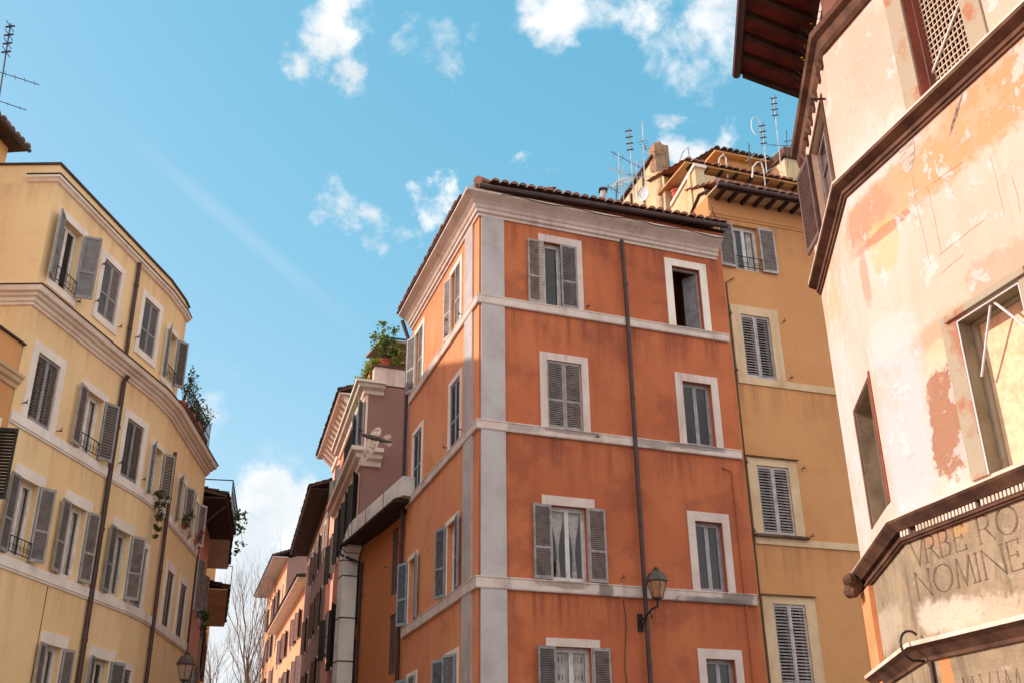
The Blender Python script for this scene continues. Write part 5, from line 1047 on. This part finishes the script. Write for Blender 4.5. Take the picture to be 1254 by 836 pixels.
# ------------------------------------------------------------------ street lamps
def lantern(root, c, s=1.0, glass='lamp_glass'):
    c = Vector(c); mb = MB(); n = 6
    body = [(.15, 0), (.27, .44)]
    mg = MB(); mg.lathe(c, [(.145 * s, .01), (.262 * s, .43 * s)], n); mg.build('lamp_glass', M[glass], root)
    mb.lathe(c + Vector((0, 0, .44 * s)), [(.29 * s, -.02), (.32 * s, 0), (.3 * s, .05 * s), (.2 * s, .24 * s), (.12 * s, .27 * s)], n); mb.lathe(c + Vector((0, 0, .7 * s)), [(.1 * s, 0), (.11 * s, .05 * s), (.05 * s, .07 * s), (.07 * s, .1 * s), (.02 * s, .14 * s)], 8); mb.build('lamp_cap', M['lamp_iron'], root)
    mb = MB()
    for k in range(n):
        a = 2 * math.pi * k / n; q = c.copy(); e1 = Vector((0, 0, 1)).orthogonal().normalized(); e2 = Vector((0, 0, 1)).cross(e1); dd = e1 * math.cos(a) + e2 * math.sin(a); mb.tube([c + dd * .15 * s, c + dd * .272 * s + Vector((0, 0, .44 * s))], .012 * s, 4)
    mb.lathe(c - Vector((0, 0, .05)), [(.06 * s, 0), (.16 * s, .03), (.16 * s, .06)], n); mb.build('lamp_frame', M['lamp_iron'], root)
lp = thing('street_lamp', 'bronze wall lantern with amber glass on a short bracket beside the orange house downpipe', 'street lamp', OR.P(4.4, 0, 6.3), 'wall lanterns')
cL = OR.P(4.63, .62, 6.78); lantern(lp, cL, .95)
mb = MB(); mb.tube([OR.P(4.4, .03, 6.28), OR.P(4.44, .2, 6.34), OR.P(4.55, .42, 6.52), OR.P(4.62, .6, 6.56), OR.P(4.63, .62, 6.74)], .03, 6)
mb.tube([OR.P(4.4, .05, 6.1)] + [OR.P(4.4 + .002 * i, .1 + .07 * math.cos(i * .8), 6.2 + .07 * math.sin(i * .8)) for i in range(8)] + [OR.P(4.45, .25, 6.42)], .022, 5)
mb.box(OR, 4.33, 4.47, .003, .05, 6.02, 6.46); mb.tube([OR.P(4.52, .36, 6.46), OR.P(4.54, .42, 6.36), OR.P(4.55, .36, 6.3)], .018, 5); mb.build('bracket', M['iron'], lp)
lp = thing('street_lamp', 'wall lantern with pale glass on a long scrolled arm before the yellow apartment building', 'street lamp', LC.P(1.05, 0, 5.5), 'wall lanterns')
cL = LC.P(1.22, 1.12, 5.56); lantern(lp, cL, .98, 'lamp_pale_glass')
mb = MB(); mb.tube([LC.P(1.05, 0, 5.42), LC.P(1.16, .85, 5.42)], .022, 5); mb.tube([LC.P(1.05, 0, 5.22), LC.P(1.15, .75, 5.38), LC.P(1.2, 1.0, 5.35), LC.P(1.22, 1.12, 5.42), LC.P(1.22, 1.12, 5.53)], .022, 5)
for k in range(4):
    v = .12 + k * .18; mb.tube([LC.P(1.08 + v * .13, v + .06 * math.cos(t * .8), 5.33 + .05 * math.sin(t * .8)) for t in range(8)], .012, 4)
mb.build('bracket', M['iron'], lp)

# ------------------------------------------------------------------ antennas, dish, flue
AG = 'rooftop antennas'
def antenna(label, base, top, booms, mat='antenna_dark', r=.022, cluster=False, loop=False):
    base, top = Vector(base), Vector(top); root = thing('rooftop_antenna', label, 'antenna', base, AG)
    mb = MB(); mb.tube([base, top], r, 6); mb.build('mast', M[mat], root); ax = (top - base).normalized()
    for (f, d, L, n, el, bm) in booms:
        d = Vector(d).normalized(); p = base.lerp(top, f); side = d.cross(Vector((0, 0, 1))); side = side.normalized() if side.length > .1 else Vector((1, 0, 0)); mb = MB(); a, b_ = p - d * L * .25, p + d * L * .75
        mb.tube([a, b_], .013, 4)
        for k in range(n):
            q = a.lerp(b_, (k + .5) / n); e = el * (1 - .4 * k / n); mb.tube([q - side * e, q + side * e], .007, 4)
        mb.build('boom', M[bm], root)
    if cluster:
        mb = MB()
        for k in range(4): q = top - ax * (.1 + k * .28); mb.tube([q - Vector((.13, 0, .02)), q + Vector((.13, 0, .02))], .03, 5); mb.tube([q - Vector((0, .25, 0)), q + Vector((0, .25, 0))], .012, 4)
        mb.build('dipole_stack', M['antenna_dark'], root)
    if loop:
        mb = MB(); c = top + Vector((-.25, 0, -.1)); mb.tube([c + Vector((.18 * math.cos(t * .5), 0, .45 * math.sin(t * .5))) for t in range(13)], .016, 5); mb.build('loop_dipole', M['white_pipe'], root)
antenna('thin dark antenna with two slanting booms above the attic house at the left edge', at(-9, 170, 28.5), at(13, 29, 28), [(.32, (1, .5, -.12), 1.0, 3, .12, 'antenna_dark'), (.56, (1, .35, -.18), 1.35, 5, .16, 'antenna_dark')], cluster=True)
D1 = 32.5
antenna('antenna with a stack of dark dipoles leftmost above the cream rooftop wall', at(777, 243, D1), at(769.5, 158, D1), [(.3, (1, .2, .1), 1.0, 5, .2, 'alu')], 'alu', cluster=True)
antenna('tall plain antenna mast beside the chimney of the cream rooftop storey', at(790, 240, D1), at(786.5, 148, D1), [(.7, (.3, .8, 0), .7, 4, .2, 'antenna_dark')], 'alu')
antenna('antenna with a white panel reflector above the orange roof', at(759, 252, D1), at(757.5, 188, D1), [(.95, (1, .2, -.55), 1.3, 4, .2, 'antenna_dark'), (.45, (1, .6, .6), .9, 8, .35, 'white_pipe'), (.38, (-.9, .5, .1), .7, 5, .4, 'white_pipe')], 'alu')
antenna('small low antenna with a slanting boom beside the black capped flue', at(754, 250, 31), at(756, 224, 31), [(.6, (-1, .1, .75), .55, 4, .25, 'antenna_dark')], 'antenna_dark')
D2 = 36
antenna('antenna with a white folded loop and two white booms right of the yellow house roof', at(939, 212, D2), at(933, 152, D2), [(.3, (1, .2, .62), 1.0, 0, .1, 'white_pipe'), (.02, (1, .2, .75), 1.0, 0, .1, 'white_pipe')], 'alu', cluster=True, loop=True)
antenna('tallest antenna with dark dipoles and a crossbar against the palazzo corner', at(957, 212, D2), at(947, 118, D2), [(.35, (1, .1, 0), 1.9, 3, .1, 'antenna_dark')], 'alu', cluster=True)
antenna('short dark antenna with one slanting white boom left of the folded loop antenna', at(918.5, 204, D2), at(917, 176, D2), [(.35, (1, .2, .95), .9, 0, .1, 'white_pipe')], 'antenna_dark')
antenna('thin bent antenna above the left end of the upper tiled roof', at(846, 212, 33), at(843, 178, 33), [(.5, (-1, .1, -.2), .3, 3, .15, 'antenna_dark')], 'alu', r=.014)
antenna('thin aerial with short crossbars between the leftmost dipole stack and the chimney', at(781, 243, D1), at(779, 196, D1), [(.9, (1, .1, .3), .5, 3, .18, 'alu'), (.6, (-1, .2, .2), .45, 3, .2, 'antenna_dark')], 'alu', r=.016)
antenna('low aerial with a fan of pale rods left of the dipole stack antenna', at(764, 256, D1), at(763, 204, D1), [(.85, (-1, .1, .45), .8, 6, .22, 'white_pipe'), (.6, (1, .3, -.4), .7, 4, .2, 'alu')], 'alu', r=.016)
antenna('thin dark aerial with a small crossbar close to the palazzo wall', at(965, 205, D2), at(963, 160, D2), [(.7, (1, .1, .2), .5, 3, .15, 'antenna_dark')], 'antenna_dark', r=.016)
VG = 'hooped vent pipes on the upper tiled roof'
for (pts, D, lab) in (([(921, 218), (922, 205), (927, 199), (932, 199), (935, 208), (937, 228)], 31.5, 'white hooped vent pipe nearest the antennas on the upper tiled roof'), ([(879, 204), (881, 194), (886, 189), (889, 194), (891, 218)], 31.5, 'grey hooped vent pipe in the middle of the upper tiled roof'), ([(832, 198), (836, 187), (842, 181), (844, 190), (846, 206)], 32, 'thin hooped pipe at the left end of the upper tiled roof')):
    mb = MB(); p = [at(x, y, D + .1 * i) for i, (x, y) in enumerate(pts)]; mb.tube(p, .028, 6); tag(mb.build('vent_pipe', M['white_pipe'] if D == 31.5 else M['alu'], loc=p[0]), lab, 'pipe', VG)
p = at(771, 262, 33); dr = thing('satellite_dish', 'white satellite dish in front of the cream rooftop wall', 'satellite dish', at(788, 258, 30.5))
dc = at(788, 238, 30.5); mb = MB(); ax = (Vector((0, 0, CAM_Z)) - dc).normalized() * .8 + Vector((-.55, .1, .35)); mb.lathe(dc, [(.02, -.07), (.14, -.06), (.24, -.02), (.27, .02), (.26, .03), (.22, 0), (.12, -.035), (.02, -.05)], 18, ax); mb.build('reflector', M['dish'], dr)
mb = MB(); mb.tube([dc - ax.normalized() * .06, at(789, 258, 30.6)], .025, 5); mb.tube([dc - Vector((0, 0, .25)), dc + ax.normalized() * .35], .01, 4); mb.build('mount', M['alu'], dr)
fl = thing('roof_flue', 'pale roof flue with a black pyramid cap on the orange house roof', 'flue', at(739.5, 250, 28.5)); fb = at(739.5, 250, 28.5)
mb = MB(); mb.lathe(fb, [(.1, -.2), (.1, .48)], 10); mb.build('pipe', M['trim_cool'], fl)
mb = MB(); mb.lathe(fb + Vector((0, 0, .48)), [(.19, 0), (.2, .03), (.03, .15)], 4); mb.build('cap', M['iron'], fl)

# ------------------------------------------------------------------ the flying bird
bd = at(459, 536, 24); X = CR; Yv = (bd - Vector((0, 0, CAM_Z))).normalized(); Z = CU
def bp(a, b_, c=0): return bd + X * a * .0195 + Z * -b_ * .0195 + Yv * c * .0195
mb = MB(); prof = [(-17, -4, .5), (-15, -4, 1.6), (-12, -3.5, 2.3), (-8, -1.5, 3.2), (-2, 0, 4.0), (5, 1.5, 3.6), (11, 3, 2.4), (17, 4.5, 1.5), (21, 5, .8)]
i0 = len(mb.v); nn = 8
for (a, b_, r_) in prof:
    for k in range(nn): an = 2 * math.pi * k / nn; mb.v.append(tuple(bp(a + r_ * .25 * math.cos(an) * .5, b_ + r_ * math.sin(an), r_ * math.cos(an))))
for i in range(len(prof) - 1):
    for k in range(nn): mb.f.append((i0 + i * nn + k, i0 + i * nn + (k + 1) % nn, i0 + (i + 1) * nn + (k + 1) % nn, i0 + (i + 1) * nn + k))
mb.f.append(tuple(i0 + k for k in range(nn))); mb.f.append(tuple(i0 + (len(prof) - 1) * nn + k for k in range(nn)))
nbody = len(mb.f)
def wing(lead, trail, dep, th=.35):
    k = len(lead); A = [bp(*lead[i], dep[i]) for i in range(k)]; T = [bp(*trail[i], dep[i]) for i in range(k)]; o = Yv * th * .0195
    for i in range(k - 1):
        mb.face(A[i] - o, A[i + 1] - o, T[i + 1] - o, T[i] - o); mb.face(A[i] + o, T[i] + o, T[i + 1] + o, A[i + 1] + o); mb.face(T[i] - o, T[i + 1] - o, T[i + 1] + o, T[i] + o); mb.face(A[i] - o, A[i] + o, A[i + 1] + o, A[i + 1] - o)
wing([(-9, 0), (-11, 8), (-14, 17), (-18, 26), (-20, 31)], [(6, 2), (4, 9), (-1, 17), (-9, 26), (-18, 32)], [-2, -4, -6, -7, -7])
wing([(-7, -2), (-4, -8), (1, -13), (5, -14)], [(4, -1), (7, -5), (8, -9), (8, -11)], [2, 5, 8, 10])
wing([(8, 1), (13, -4), (19, -5)], [(12, 4), (18, 1), (21, -1)], [1, 3, 4])
wing([(11, 3), (17, 5), (22, 7)], [(9, 5), (14, 9), (18, 11)], [0, 0, 0])
o = mb.build('pigeon', plain('pale_wing_feathers', lin(206, 182, 164), lin(150, 128, 114), 12, .8, .15), loc=bd, smooth=False); o.data.materials.append(plain('dark_body_feathers', lin(92, 76, 70), lin(60, 50, 48), 12, .7, .2))
for p in o.data.polygons: p.material_index = 1 if p.index < nbody else 0
tag(o, 'mottled grey pigeon in flight with wings spread before the mauve house wall', 'bird')
